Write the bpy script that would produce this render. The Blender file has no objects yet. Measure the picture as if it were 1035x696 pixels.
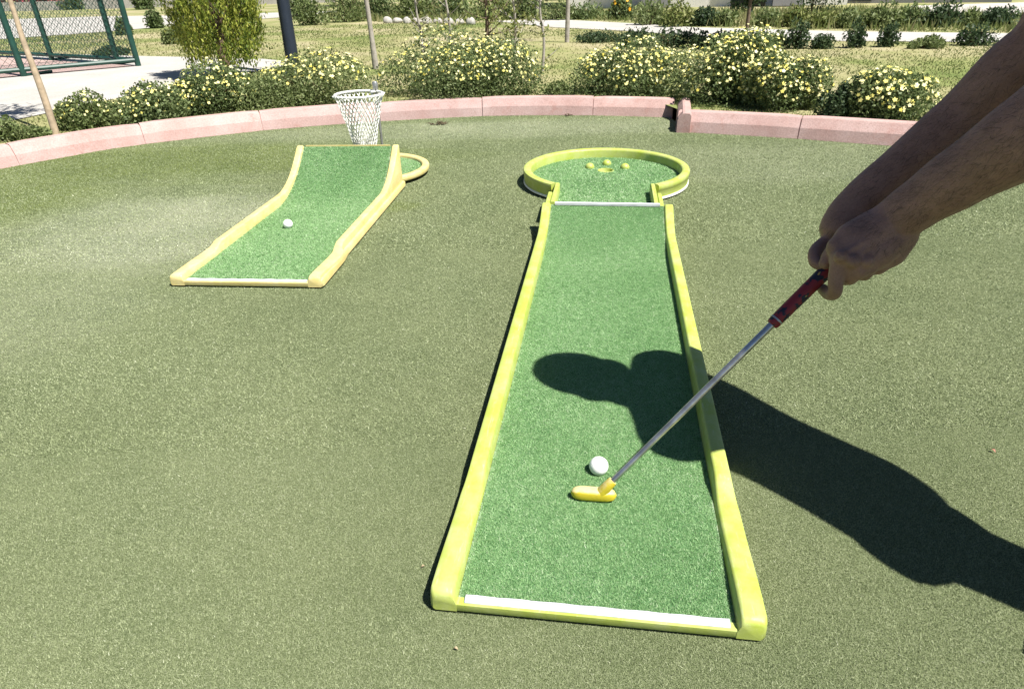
import bpy, bmesh, math, random
import numpy as np
from mathutils import Vector, Matrix, noise as mnoise

random.seed(7)
rng = np.random.default_rng(11)
scene = bpy.context.scene
col = scene.collection
R = math.radians

# ------------------------------------------------------------------ camera
FPX, TH, RO, CH = 667.34, R(29.17), R(1.722), 1.0
_c, _s = math.cos(RO), math.sin(RO)
FWD = Vector((0, math.cos(TH), -math.sin(TH)))
DWN = Vector((0, -math.sin(TH), -math.cos(TH)))
RGT = Vector((1, 0, 0))
EYE = Vector((0, 0, CH))


def ray(px, py):
    X, Y = px - 517.5, py - 348
    x = _c * X - _s * Y
    y = _s * X + _c * Y
    return FWD + RGT * (x / FPX) + DWN * (y / FPX)


def gp(px, py, z=0.0):
    d = ray(px, py)
    return EYE + d * ((z - CH) / d.z)


def at(px, py, zc):
    return EYE + ray(px, py) * zc


cam = bpy.data.cameras.new('camera')
co = bpy.data.objects.new('camera', cam)
col.objects.link(co)
cam.sensor_width = 36
cam.lens = FPX / 1035 * 36
cam.clip_start = 0.02
cam.clip_end = 600
e1 = _c * RGT + _s * DWN
e2 = -(-_s * RGT + _c * DWN)
m = Matrix((e1, e2, -FWD)).transposed().to_4x4()
m.translation = EYE
co.matrix_world = m
scene.camera = co

# ------------------------------------------------------------------ light
w = bpy.data.worlds.new('World')
scene.world = w
w.use_nodes = True
nt = w.node_tree
sky = nt.nodes.new('ShaderNodeTexSky')
sky.sky_type = 'NISHITA'
sky.sun_disc = False
sky.altitude = 1500
sky.air_density = 0.8
sky.dust_density = 0.4
bg = nt.nodes['Background']
nt.links.new(sky.outputs[0], bg.inputs[0])
bg.inputs[1].default_value = 0.05
EL, AZ = R(59.5), R(-38)
SUN = Vector((math.cos(AZ) * math.cos(EL), math.sin(AZ) * math.cos(EL), math.sin(EL)))
sky.sun_elevation = EL
sky.sun_rotation = math.atan2(SUN.x, SUN.y)
sl = bpy.data.lights.new('sun', 'SUN')
sl.energy = 5.0
sl.angle = R(0.5)
sl.color = (1.0, 0.96, 0.89)
so = bpy.data.objects.new('sun', sl)
col.objects.link(so)
so.rotation_euler = SUN.to_track_quat('Z', 'Y').to_euler()
so.location = (4, -4, 8)
scene.view_settings.view_transform = 'Standard'
scene.view_settings.look = 'None'
scene.view_settings.gamma = 1
scene.view_settings.exposure = 1.02

# ------------------------------------------------------------------ materials


class NM:
    def __init__(self, name, rough=0.7, spec=0.4):
        self.m = bpy.data.materials.new(name)
        self.m.use_nodes = True
        self.t = self.m.node_tree
        self.b = self.t.nodes['Principled BSDF']
        self.b.inputs['Roughness'].default_value = rough
        self.b.inputs['Specular IOR Level'].default_value = spec
        self._pos = None

    def n(self, typ, **kw):
        nd = self.t.nodes.new(typ)
        for k, v in kw.items():
            setattr(nd, k, v)
        return nd

    def l(self, a, b):
        self.t.links.new(a, b)

    def pos(self, obj=True):
        tc = self.n('ShaderNodeTexCoord')
        return tc.outputs['Object']

    def noise(self, scale, detail=3, rough=0.55, vec=None, stretch=None):
        nd = self.n('ShaderNodeTexNoise')
        nd.inputs['Scale'].default_value = scale
        nd.inputs['Detail'].default_value = detail
        nd.inputs['Roughness'].default_value = rough
        v = vec or self.pos()
        if stretch:
            mp = self.n('ShaderNodeMapping')
            mp.inputs['Scale'].default_value = stretch
            self.l(v, mp.inputs['Vector'])
            v = mp.outputs[0]
        self.l(v, nd.inputs['Vector'])
        return nd.outputs['Fac']

    def voro(self, scale, feature='F1'):
        nd = self.n('ShaderNodeTexVoronoi', feature=feature)
        nd.inputs['Scale'].default_value = scale
        self.l(self.pos(), nd.inputs['Vector'])
        return nd

    def ramp(self, fac, stops):
        nd = self.n('ShaderNodeValToRGB')
        e = nd.color_ramp.elements
        while len(e) < len(stops):
            e.new(0.5)
        for el, (p, c) in zip(e, stops):
            el.position = p
            el.color = (c[0], c[1], c[2], 1) if not isinstance(c, (int, float)) else (c, c, c, 1)
        self.l(fac, nd.inputs[0])
        return nd.outputs[0]

    def mix(self, fac, a, b, mode='MIX'):
        nd = self.n('ShaderNodeMix', data_type='RGBA', blend_type=mode)
        for i, v in ((0, fac), (6, a), (7, b)):
            if isinstance(v, (int, float)):
                nd.inputs[i].default_value = v
            elif isinstance(v, tuple):
                nd.inputs[i].default_value = (v[0], v[1], v[2], 1)
            else:
                self.l(v, nd.inputs[i])
        return nd.outputs[2]

    def math(self, op, a, b=None, clamp=False):
        nd = self.n('ShaderNodeMath', operation=op, use_clamp=clamp)
        for i, v in enumerate((a, b)):
            if v is None:
                continue
            if isinstance(v, (int, float)):
                nd.inputs[i].default_value = v
            else:
                self.l(v, nd.inputs[i])
        return nd.outputs[0]

    def bump(self, h, strength=0.5, dist=0.01, normal=None):
        nd = self.n('ShaderNodeBump')
        nd.inputs['Strength'].default_value = strength
        nd.inputs['Distance'].default_value = dist
        self.l(h, nd.inputs['Height'])
        if normal:
            self.l(normal, nd.inputs['Normal'])
        return nd.outputs[0]

    def color(self, c):
        if isinstance(c, tuple):
            self.b.inputs['Base Color'].default_value = (*c, 1)
        else:
            self.l(c, self.b.inputs['Base Color'])

    def normal(self, nn):
        self.l(nn, self.b.inputs['Normal'])


def mat_turf():
    M = NM('olive_turf', 0.95, 0.12)
    p = M.pos()
    g1 = M.noise(520, 3, 0.7, p)
    g2 = M.voro(420)
    grain = M.math('ADD', M.math('MULTIPLY', g1, 0.7), M.math('MULTIPLY', g2.outputs['Distance'], 0.45))
    base = M.ramp(grain, [(0.28, (0.038, 0.050, 0.021)), (0.46, (0.088, 0.111, 0.050)),
                          (0.60, (0.138, 0.163, 0.082)), (0.80, (0.24, 0.260, 0.165))])
    # worn grey sandy areas and greener bands, the turf's own wear
    big = M.noise(0.9, 4, 0.6, p)
    str_ = M.noise(1.3, 4, 0.62, p, (0.55, 2.6, 1))
    sep = M.n('ShaderNodeSeparateXYZ')
    M.l(p, sep.inputs[0])
    # sandy patch left of the yellow lane
    def blob(cx, cy, rx, ry, soft=0.5):
        a = M.math('POWER', M.math('DIVIDE', M.math('SUBTRACT', sep.outputs[0], cx), rx), 2)
        b = M.math('POWER', M.math('DIVIDE', M.math('SUBTRACT', sep.outputs[1], cy), ry), 2)
        d = M.math('SQRT', M.math('ADD', a, b))
        d = M.math('ADD', d, M.math('MULTIPLY', M.math('SUBTRACT', str_, 0.5), 1.5))
        return M.math('MULTIPLY', M.math('SUBTRACT', 1.15, d, True), 1 / soft, True)
    s1 = blob(-1.65, 3.05, 0.85, 0.62)
    s2 = blob(-1.9, 2.1, 0.6, 0.6)
    s3 = blob(0.1, 5.1, 2.2, 0.35)
    s4 = blob(1.6, 3.9, 1.6, 0.5)
    sand = M.math('MAXIMUM', M.math('MAXIMUM', s1, M.math('MULTIPLY', s2, 0.5)), M.math('MAXIMUM', M.math('MULTIPLY', s3, 0.75), M.math('MULTIPLY', s4, 0.45)))
    sand = M.math('MULTIPLY', sand, M.ramp(big, [(0.3, 0.45), (0.65, 1.0)]))
    c = M.mix(M.math('MULTIPLY', sand, 0.62), base, (0.30, 0.31, 0.235))
    g = M.math('MAXIMUM', M.math('MAXIMUM', blob(-2.3, 4.35, 1.9, 0.55), blob(-3.0, 3.7, 0.9, 0.7)), M.math('MULTIPLY', blob(-0.62, 3.25, 0.22, 0.1), 0.8))
    c2 = M.mix(M.math('MULTIPLY', g, 0.75), c, M.mix(grain, (0.035, 0.055, 0.010), (0.17, 0.21, 0.055)))
    big2 = M.ramp(M.noise(2.6, 5, 0.65, p), [(0.3, (0.80, 0.84, 0.78)), (0.7, (1.12, 1.10, 1.08))])
    c2 = M.mix(1.0, c2, big2, 'MULTIPLY')
    M.color(c2)
    h = M.math('ADD', M.math('MULTIPLY', M.noise(480, 2, 0.6, p), 0.8), M.math('MULTIPLY', M.noise(9, 3, 0.6, p), 0.9))
    M.normal(M.bump(h, 0.7, 0.006))
    return M.m


def mat_lane_turf(name='green_lane_turf', glue=True):
    M = NM(name, 0.92, 0.15)
    p = M.pos()
    g1 = M.noise(500, 3, 0.7, p)
    g2 = M.voro(480)
    grain = M.math('ADD', M.math('MULTIPLY', g1, 0.75), M.math('MULTIPLY', g2.outputs['Distance'], 0.42))
    base = M.ramp(grain, [(0.30, (0.010, 0.045, 0.013)), (0.47, (0.040, 0.120, 0.040)),
                          (0.62, (0.10, 0.21, 0.085)), (0.82, (0.28, 0.40, 0.22))])
    worn = M.ramp(M.noise(3.2, 4, 0.6, p), [(0.35, (0.86, 0.88, 0.86)), (0.68, (1.16, 1.12, 1.14))])
    c = M.mix(1.0, base, worn, 'MULTIPLY')
    # pale glue line along the edges
    sep = M.n('ShaderNodeSeparateXYZ')
    M.l(p, sep.inputs[0])
    edge = M.math('SUBTRACT', M.math('ABSOLUTE', sep.outputs[0]), 0.2305)
    edge = M.math('MULTIPLY', edge, 90 if glue else 0, True)
    edge = M.math('MULTIPLY', edge, M.ramp(M.noise(38, 3, 0.7, p), [(0.42, 0.0), (0.62, 0.8)]))
    M.color(M.mix(edge, c, (0.42, 0.46, 0.36)))
    M.normal(M.bump(M.noise(460, 2, 0.6, p), 0.75, 0.004))
    return M.m


def mat_plastic(name, base, faded, scale=14):
    M = NM(name, 0.42, 0.45)
    p = M.pos()
    f = M.ramp(M.noise(scale, 5, 0.65, p), [(0.38, 0.0), (0.72, 0.75)])
    scr = M.ramp(M.noise(22, 4, 0.7, p, (6, 0.6, 6)), [(0.58, 0.0), (0.74, 0.4)])
    c = M.mix(f, base, faded)
    c = M.mix(scr, c, tuple(min(1, v * 0.5 + 0.40) for v in faded))
    dirt = M.ramp(M.noise(60, 4, 0.75, p), [(0.66, 0.0), (0.80, 0.35)])
    c = M.mix(dirt, c, (0.30, 0.28, 0.16))
    M.color(c)
    M.l(M.ramp(M.noise(40, 3, 0.6, p), [(0.3, 0.33), (0.7, 0.6)]), M.b.inputs['Roughness'])
    M.normal(M.bump(M.noise(70, 3, 0.5, p), 0.12, 0.004))
    return M.m


def mat_simple(name, c, rough=0.6, var=0.25, scale=30, bump=0.1, metal=0.0, spec=0.4):
    M = NM(name, rough, spec)
    p = M.pos()
    n = M.noise(scale, 4, 0.6, p)
    M.color(M.ramp(n, [(0.3, tuple(v * (1 - var) for v in c)), (0.7, tuple(min(1, v * (1 + var)) for v in c))]))
    M.b.inputs['Metallic'].default_value = metal
    if bump:
        M.normal(M.bump(n, bump, 0.01))
    return M.m


def mat_concrete(name, lo, hi, scale=5, stain=(0.2, 0.18, 0.16), fine=90, stain_amt=0.5):
    M = NM(name, 0.9, 0.2)
    p = M.pos()
    n = M.noise(scale, 5, 0.65, p)
    c = M.ramp(n, [(0.3, lo), (0.7, hi)])
    f = M.noise(fine, 3, 0.7, p)
    c = M.mix(1.0, c, M.ramp(f, [(0.3, 0.82), (0.7, 1.12)]), 'MULTIPLY')
    st = M.ramp(M.noise(scale * 1.7, 5, 0.75, p), [(0.56, 0.0), (0.75, stain_amt)])
    c = M.mix(st, c, stain)
    geo = M.n('ShaderNodeNewGeometry')
    c = M.mix(1.0, c, M.ramp(geo.outputs['Random Per Island'], [(0.0, (0.86, 0.88, 0.90)), (1.0, (1.10, 1.06, 1.05))]), 'MULTIPLY')
    drip = M.ramp(M.noise(9, 5, 0.75, p, (1.6, 1.6, 0.5)), [(0.60, 0.0), (0.74, stain_amt * 0.8)])
    c = M.mix(drip, c, tuple(v * 0.6 for v in stain))
    M.color(c)
    M.normal(M.bump(f, 0.35, 0.006))
    return M.m


def mat_leaf(name, stops, trans=0.45, rough=0.55):
    M = NM(name, rough, 0.3)
    geo = M.n('ShaderNodeNewGeometry')
    r = geo.outputs['Random Per Island']
    at_ = M.n('ShaderNodeAttribute', attribute_name='tint')
    k = M.math('ADD', M.math('MULTIPLY', r, 0.6), M.math('MULTIPLY', at_.outputs['Fac'], 0.4))
    c = M.ramp(k, stops)
    M.color(c)
    tr = M.n('ShaderNodeBsdfTranslucent')
    M.l(c, tr.inputs['Color'])
    mx = M.n('ShaderNodeMixShader')
    mx.inputs[0].default_value = trans
    M.l(M.b.outputs[0], mx.inputs[1])
    M.l(tr.outputs[0], mx.inputs[2])
    M.l(mx.outputs[0], M.t.nodes['Material Output'].inputs['Surface'])
    return M.m


def mat_lawn():
    M = NM('lawn_soil', 0.95, 0.1)
    p = M.pos()
    n = M.noise(0.55, 5, 0.65, p)
    c = M.ramp(n, [(0.27, (0.115, 0.155, 0.045)), (0.40, (0.185, 0.212, 0.075)), (0.51, (0.27, 0.26, 0.125)), (0.64, (0.35, 0.31, 0.19))])
    f = M.noise(28, 4, 0.75, p)
    c = M.mix(1.0, c, M.ramp(f, [(0.3, 0.8), (0.7, 1.12)]), 'MULTIPLY')
    M.color(c)
    M.normal(M.bump(f, 0.4, 0.02))
    return M.m


def mat_skin():
    M = NM('skin', 0.55, 0.35)
    p = M.pos()
    n = M.noise(26, 5, 0.65, p)
    c = M.ramp(n, [(0.3, (0.225, 0.122, 0.090)), (0.55, (0.285, 0.158, 0.120)), (0.75, (0.335, 0.180, 0.140))])
    f = M.noise(330, 3, 0.7, p)
    c = M.mix(1.0, c, M.ramp(f, [(0.35, 0.86), (0.65, 1.06)]), 'MULTIPLY')
    M.color(c)
    M.b.inputs['Subsurface Weight'].default_value = 0.08
    M.b.inputs['Subsurface Radius'].default_value = (0.01, 0.004, 0.002)
    M.b.inputs['Subsurface Scale'].default_value = 0.5
    h = M.math('ADD', M.math('MULTIPLY', f, 0.4), M.noise(80, 3, 0.6, p))
    M.normal(M.bump(h, 0.28, 0.004))
    return M.m


def mat_ball():
    M = NM('dimpled_white', 0.35, 0.5)
    v = M.voro(330)
    M.color(M.mix(M.ramp(M.noise(120, 3), [(0.55, 0.0), (0.75, 0.25)]), (0.82, 0.82, 0.80), (0.62, 0.60, 0.54)))
    M.normal(M.bump(M.ramp(v.outputs['Distance'], [(0.0, 0.0), (0.5, 1.0)]), 0.35, 0.0008))
    return M.m


def mat_putter_yellow():
    M = NM('chipped_yellow_rubber', 0.5, 0.35)
    p = M.pos()
    tc = M.n('ShaderNodeTexCoord')
    sp = M.n('ShaderNodeSeparateXYZ')
    M.l(tc.outputs['Normal'], sp.inputs[0])
    up = M.math('ADD', M.math('MULTIPLY', sp.outputs[2], 0.55), M.noise(70, 5, 0.7, p))
    f = M.ramp(up, [(0.68, 0.0), (0.98, 0.9)])
    M.color(M.mix(f, (0.56, 0.45, 0.030), (0.62, 0.51, 0.27)))
    M.normal(M.bump(M.noise(160, 3, 0.6, p), 0.2, 0.002))
    return M.m


def mat_grip():
    M = NM('worn_red_grip', 0.5, 0.4)
    p = M.pos()
    f = M.ramp(M.noise(36, 3, 0.6, p, (1, 1, 0.8)), [(0.50, 0.0), (0.53, 1.0)])
    c = M.mix(f, (0.20, 0.016, 0.024), (0.012, 0.013, 0.03))
    g = M.ramp(M.noise(30, 2, 0.5, p, (1.4, 1.4, 0.9)), [(0.635, 0.0), (0.65, 1.0)])
    M.color(M.mix(g, c, (0.45, 0.30, 0.09)))
    return M.m


MT = mat_turf()
ML = mat_lane_turf()
ML_RING = mat_lane_turf('green_target_turf', False)
M_LIME = mat_plastic('lime_plastic', (0.355, 0.425, 0.065), (0.45, 0.49, 0.21))
M_YEL = mat_plastic('pale_yellow_plastic', (0.60, 0.49, 0.18), (0.68, 0.59, 0.33))
M_WHITE = mat_simple('white_metal', (0.52, 0.53, 0.56), 0.35, 0.18, 20, 0.05)
M_WHITEP = mat_simple('white_plastic', (0.78, 0.78, 0.74), 0.5, 0.12, 40, 0.05)
M_KERB = mat_concrete('pink_concrete', (0.385, 0.248, 0.222), (0.475, 0.350, 0.325), 4, (0.33, 0.155, 0.125), 110, 0.6)
M_PATH = mat_concrete('pale_concrete', (0.36, 0.348, 0.318), (0.455, 0.44, 0.41), 1.2, (0.33, 0.31, 0.27), 60, 0.5)
M_COURT = mat_concrete('pink_court', (0.36, 0.26, 0.235), (0.44, 0.33, 0.30), 2, (0.25, 0.2, 0.18), 40)
M_LAWN = mat_lawn()
M_GRASS = mat_leaf('grass_blades', [(0.1, (0.10, 0.145, 0.038)), (0.45, (0.185, 0.222, 0.075)), (0.7, (0.28, 0.275, 0.125)), (0.95, (0.41, 0.355, 0.21))], 0.45, 0.7)
M_PILE = mat_leaf('lane_pile', [(0.05, (0.120, 0.250, 0.090)), (0.40, (0.290, 0.500, 0.215)), (0.72, (0.48, 0.65, 0.37)), (0.95, (0.72, 0.77, 0.60))], 0.3, 0.6)
M_TPILE = mat_leaf('olive_pile', [(0.05, (0.145, 0.178, 0.082)), (0.40, (0.285, 0.330, 0.172)), (0.72, (0.41, 0.450, 0.272)), (0.95, (0.60, 0.62, 0.47))], 0.25, 0.7)
for m_ in (M_PILE, M_TPILE):
    nd_ = [q for q in m_.node_tree.nodes if q.type == 'ATTRIBUTE'][0]
    rp_ = [q for q in m_.node_tree.nodes if q.type == 'VALTORGB'][0]
    m_.node_tree.links.new(nd_.outputs['Fac'], rp_.inputs[0])
M_BUSH = mat_leaf('bush_leaves', [(0.1, (0.075, 0.110, 0.038)), (0.5, (0.155, 0.212, 0.080)), (0.9, (0.265, 0.315, 0.145))])
M_BUSHL = mat_leaf('pale_bush_leaves', [(0.1, (0.095, 0.135, 0.042)), (0.5, (0.19, 0.24, 0.088)), (0.9, (0.31, 0.35, 0.165))])
M_DARK = mat_leaf('dark_shrub_leaves', [(0.1, (0.026, 0.050, 0.022)), (0.5, (0.060, 0.100, 0.044)), (0.9, (0.12, 0.165, 0.075))])
M_CON = mat_leaf('conifer_sprays', [(0.08, (0.045, 0.080, 0.018)), (0.35, (0.15, 0.21, 0.035)), (0.65, (0.33, 0.37, 0.06)), (0.95, (0.52, 0.51, 0.12))], 0.35)
M_PALE = mat_leaf('sapling_leaves', [(0.1, (0.075, 0.115, 0.025)), (0.5, (0.19, 0.22, 0.06)), (0.9, (0.36, 0.36, 0.15))], 0.3)
M_FLOW = mat_leaf('cream_petals', [(0.05, (0.66, 0.50, 0.03)), (0.3, (0.74, 0.66, 0.16)), (0.65, (0.78, 0.74, 0.36)), (0.95, (0.80, 0.78, 0.55))], 0.15)
M_ORANGE = mat_leaf('orange_petals', [(0.1, (0.75, 0.32, 0.02)), (0.9, (0.80, 0.55, 0.04))], 0.15)
M_RED = mat_leaf('red_flower_hedge', [(0.1, (0.06, 0.09, 0.03)), (0.4, (0.30, 0.06, 0.08)), (0.9, (0.50, 0.20, 0.20))], 0.15)
M_STEM = mat_simple('brown_stems', (0.10, 0.070, 0.040), 0.9, 0.3, 30, 0.2)
M_BARK = mat_simple('pale_bark', (0.34, 0.265, 0.18), 0.9, 0.28, 16, 0.5)
M_BARKG = mat_simple('grey_bark', (0.32, 0.29, 0.25), 0.9, 0.28, 16, 0.5)
M_BARKD = mat_simple('dark_bark', (0.13, 0.090, 0.065), 0.9, 0.3, 16, 0.5)
M_FENCE = mat_simple('green_painted_steel', (0.012, 0.052, 0.038), 0.45, 0.25, 12, 0.05)
M_LAMP = mat_simple('dark_blue_paint', (0.016, 0.022, 0.034), 0.4, 0.2, 8, 0.03)
M_STEEL = mat_simple('galvanised_steel', (0.38, 0.38, 0.37), 0.4, 0.2, 14, 0.05, 0.7)
M_CHROME = mat_simple('worn_chrome', (0.50, 0.49, 0.47), 0.28, 0.35, 26, 0.05, 0.9)
M_NET = mat_simple('white_net', (0.74, 0.74, 0.70), 0.6, 0.2, 40, 0.0)
M_WALLW = mat_concrete('white_render', (0.66, 0.65, 0.61), (0.76, 0.75, 0.72), 1.0, (0.45, 0.43, 0.4), 40)
M_WALLG = mat_concrete('grey_render', (0.22, 0.22, 0.23), (0.30, 0.30, 0.31), 1.0, (0.15, 0.15, 0.15), 40)
M_GLASS = mat_simple('dark_window', (0.03, 0.035, 0.045), 0.1, 0.2, 3, 0)
M_STONE = mat_concrete('white_stone', (0.34, 0.325, 0.29), (0.46, 0.445, 0.41), 3, (0.16, 0.15, 0.13), 30)
M_SKIN = mat_skin()
M_HAIR = mat_simple('dark_hair', (0.022, 0.015, 0.011), 0.6, 0.3, 90, 0.6)
M_ARMHAIR = mat_simple('arm_hair', (0.060, 0.038, 0.028), 0.6, 0.2, 20, 0)
M_SHIRT = mat_simple('grey_tshirt', (0.20, 0.21, 0.23), 0.9, 0.1, 300, 0.2)
M_TROU = mat_simple('dark_trousers', (0.035, 0.04, 0.055), 0.9, 0.15, 300, 0.2)
M_SHOE = mat_simple('black_shoe', (0.02, 0.02, 0.02), 0.5, 0.2, 60, 0.1)
M_EYE = mat_simple('eye_white', (0.75, 0.73, 0.70), 0.2, 0.03, 60, 0)
M_IRIS = mat_simple('brown_iris', (0.03, 0.018, 0.01), 0.2, 0.03, 60, 0)
M_BALL = mat_ball()
M_PUTY = mat_putter_yellow()
M_GRIP = mat_grip()
M_RUBBER = mat_simple('black_foot', (0.02, 0.02, 0.02), 0.8, 0.1, 60, 0)
M_DRY = mat_leaf('dry_leaf', [(0.1, (0.36, 0.27, 0.16)), (0.9, (0.48, 0.40, 0.27))], 0.1)
M_DRYR = mat_leaf('red_leaf', [(0.1, (0.30, 0.13, 0.09)), (0.9, (0.38, 0.18, 0.13))], 0.1)

# ------------------------------------------------------------------ mesh helpers


def tag(o, label=None, cat=None, group=None, kind=None):
    if label:
        o['label'] = label
    if cat:
        o['category'] = cat
    if group:
        o['group'] = group
    if kind:
        o['kind'] = kind
    return o


def empty(name, loc, rz=0.0):
    o = bpy.data.objects.new(name, None)
    o.location = loc
    o.rotation_euler = (0, 0, rz)
    o.empty_display_size = 0.1
    col.objects.link(o)
    return o


class MB:
    def __init__(self):
        self.v, self.f, self.t = [], [], []

    def add(self, verts, faces, tint=None):
        k = len(self.v)
        self.v.extend([tuple(p) for p in verts])
        self.f.extend([tuple(i + k for i in fc) for fc in faces])
        if tint is not None:
            self.t.extend([tint] * len(verts))

    def box(self, c, s, rot=None):
        c = Vector(c)
        vs = []
        for x in (-1, 1):
            for y in (-1, 1):
                for z in (-1, 1):
                    p = Vector((x * s[0] / 2, y * s[1] / 2, z * s[2] / 2))
                    if rot:
                        p = rot @ p
                    vs.append(c + p)
        self.add(vs, [(0, 1, 3, 2), (4, 6, 7, 5), (0, 4, 5, 1), (2, 3, 7, 6), (0, 2, 6, 4), (1, 5, 7, 3)])

    def tube(self, pts, rad, n=8, cap=True, round_cap=False, flat=None):
        pts = [Vector(p) for p in pts]
        if not hasattr(rad, '__len__'):
            rad = [rad] * len(pts)
        rad = list(rad)
        if round_cap:
            d0 = (pts[0] - pts[1]).normalized()
            d1 = (pts[-1] - pts[-2]).normalized()
            pre = [(pts[0] + d0 * rad[0] * math.sin(a), rad[0] * math.cos(a)) for a in (R(80), R(55), R(28))]
            post = [(pts[-1] + d1 * rad[-1] * math.sin(a), rad[-1] * math.cos(a)) for a in (R(28), R(55), R(80))]
            pts = [p for p, _ in pre] + pts + [p for p, _ in post]
            rad = [q for _, q in pre] + rad + [q for _, q in post]
        t0 = (pts[1] - pts[0]).normalized()
        u = t0.orthogonal().normalized()
        if flat is not None:
            u = (Vector(flat[0]) - t0 * t0.dot(Vector(flat[0]))).normalized()
        rings = []
        for i, p in enumerate(pts):
            if i == 0:
                t = t0
            elif i == len(pts) - 1:
                t = (pts[i] - pts[i - 1]).normalized()
            else:
                t = (pts[i + 1] - pts[i - 1]).normalized()
            u = (u - t * t.dot(u))
            u.normalize()
            v = t.cross(u)
            a_, b_ = rad[i], rad[i]
            if flat is not None:
                b_ = rad[i] * flat[1]
            rings.append([p + u * (a_ * math.cos(2 * math.pi * k / n)) + v * (b_ * math.sin(2 * math.pi * k / n)) for k in range(n)])
        self.loft(rings, True, cap)

    def loft(self, rings, closed=True, cap=True):
        n = len(rings[0])
        vs = [p for r in rings for p in r]
        fs = []
        for i in range(len(rings) - 1):
            for k in range(n if closed else n - 1):
                a, b = i * n + k, i * n + (k + 1) % n
                fs.append((a, b, b + n, a + n))
        if cap:
            fs.append(tuple(range(n - 1, -1, -1)))
            fs.append(tuple(range((len(rings) - 1) * n, len(rings) * n)))
        self.add(vs, fs)

    def lathe(self, prof, c, n=24, axis=None):
        c = Vector(c)
        rings = []
        for r, z in prof:
            rings.append([c + Vector((r * math.cos(2 * math.pi * k / n), r * math.sin(2 * math.pi * k / n), z)) for k in range(n)])
        self.loft(rings, True, True)

    def ball(self, c, r, n=16, m=10, sc=(1, 1, 1), rot=None):
        c = Vector(c)
        rings = []
        for i in range(m + 1):
            a = -math.pi / 2 + math.pi * (i * 0.98 + 0.01 * m) / m
            ring = []
            for k in range(n):
                q = Vector((math.cos(a) * math.cos(2 * math.pi * k / n) * sc[0], math.cos(a) * math.sin(2 * math.pi * k / n) * sc[1], math.sin(a) * sc[2])) * r
                if rot:
                    q = rot @ q
                ring.append(c + q)
            rings.append(ring)
        self.loft(rings, True, True)

    def build(self, name, mat, parent=None, smooth=True, loc=None, angle=40):
        me = bpy.data.meshes.new(name)
        vs = self.v
        if loc is not None:
            L = Vector(loc)
            vs = [tuple(Vector(p) - L) for p in vs]
        me.from_pydata(vs, [], self.f)
        if self.t and len(self.t) == len(self.v):
            a = me.attributes.new('tint', 'FLOAT', 'POINT')
            a.data.foreach_set('value', self.t)
        me.materials.append(mat)
        me.update()
        bm = bmesh.new()
        bm.from_mesh(me)
        if len(bm.faces) < 60000:
            bmesh.ops.recalc_face_normals(bm, faces=bm.faces)
        bm.to_mesh(me)
        bm.free()
        if smooth:
            me.polygons.foreach_set('use_smooth', [True] * len(me.polygons))
            me.set_sharp_from_angle(angle=R(angle))
        o = bpy.data.objects.new(name, me)
        if loc is not None:
            o.location = loc
        col.objects.link(o)
        if parent is not None:
            o.parent = parent
        return o


def quad_mesh(name, verts, nper, mat, parent=None, tint=None, loc=None):
    """many separate little polygons of nper corners, from an (N*nper,3) array"""
    verts = np.asarray(verts, dtype=np.float32)
    if loc is not None:
        verts = verts - np.array(loc, dtype=np.float32)
    n = len(verts)
    me = bpy.data.meshes.new(name)
    me.vertices.add(n)
    me.vertices.foreach_set('co', verts.ravel())
    me.loops.add(n)
    me.loops.foreach_set('vertex_index', np.arange(n, dtype=np.int32))
    me.polygons.add(n // nper)
    me.polygons.foreach_set('loop_start', np.arange(0, n, nper, dtype=np.int32))
    me.update(calc_edges=True)
    a = me.attributes.new('tint', 'FLOAT', 'POINT')
    a.data.foreach_set('value', np.zeros(n, np.float32) + 0.5 if tint is None else np.repeat(tint, nper).astype(np.float32))
    me.materials.append(mat)
    o = bpy.data.objects.new(name, me)
    if loc is not None:
        o.location = loc
    col.objects.link(o)
    if parent is not None:
        o.parent = parent
    return o


def flat_poly(name, pts, z, mat, grid=None):
    from mathutils.geometry import tessellate_polygon
    vs = [Vector((p[0], p[1], z)) for p in pts]
    tris = tessellate_polygon([vs])
    mb = MB()
    mb.add(vs, tris)
    o = mb.build(name, mat, smooth=False)
    # normals up
    me = o.data
    bm = bmesh.new()
    bm.from_mesh(me)
    for f_ in bm.faces:
        if f_.normal.z < 0:
            f_.normal_flip()
    bm.to_mesh(me)
    bm.free()
    return tag(o, kind='structure')


def in_poly(x, y, poly):
    inside = np.zeros(len(x), bool)
    n = len(poly)
    for i in range(n):
        x1, y1 = poly[i][0], poly[i][1]
        x2, y2 = poly[(i + 1) % n][0], poly[(i + 1) % n][1]
        cond = ((y1 > y) != (y2 > y))
        xi = (x2 - x1) * (y - y1) / ((y2 - y1) if y2 != y1 else 1e-9) + x1
        inside ^= cond & (x < xi)
    return inside


def catmull(pts, sub=8):
    pts = [Vector(p) for p in pts]
    out = []
    P = [pts[0] * 2 - pts[1]] + pts + [pts[-1] * 2 - pts[-2]]
    for i in range(1, len(P) - 2):
        p0, p1, p2, p3 = P[i - 1], P[i], P[i + 1], P[i + 2]
        for k in range(sub):
            t = k / sub
            out.append(0.5 * ((2 * p1) + (p2 - p0) * t + (2 * p0 - 5 * p1 + 4 * p2 - p3) * t * t + (3 * p1 - p0 - 3 * p2 + p3) * t ** 3))
    out.append(pts[-1])
    return out


def catmull_r(pts, rad, sub=6):
    q = catmull([(*p, r) if False else p for p in pts], sub)
    rr = []
    n = len(rad)
    for i in range(len(q)):
        t = i / sub
        k = min(int(t), n - 2)
        f_ = t - k
        f_ = f_ * f_ * (3 - 2 * f_)
        rr.append(rad[k] * (1 - f_) + rad[k + 1] * f_)
    return q, rr


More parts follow.
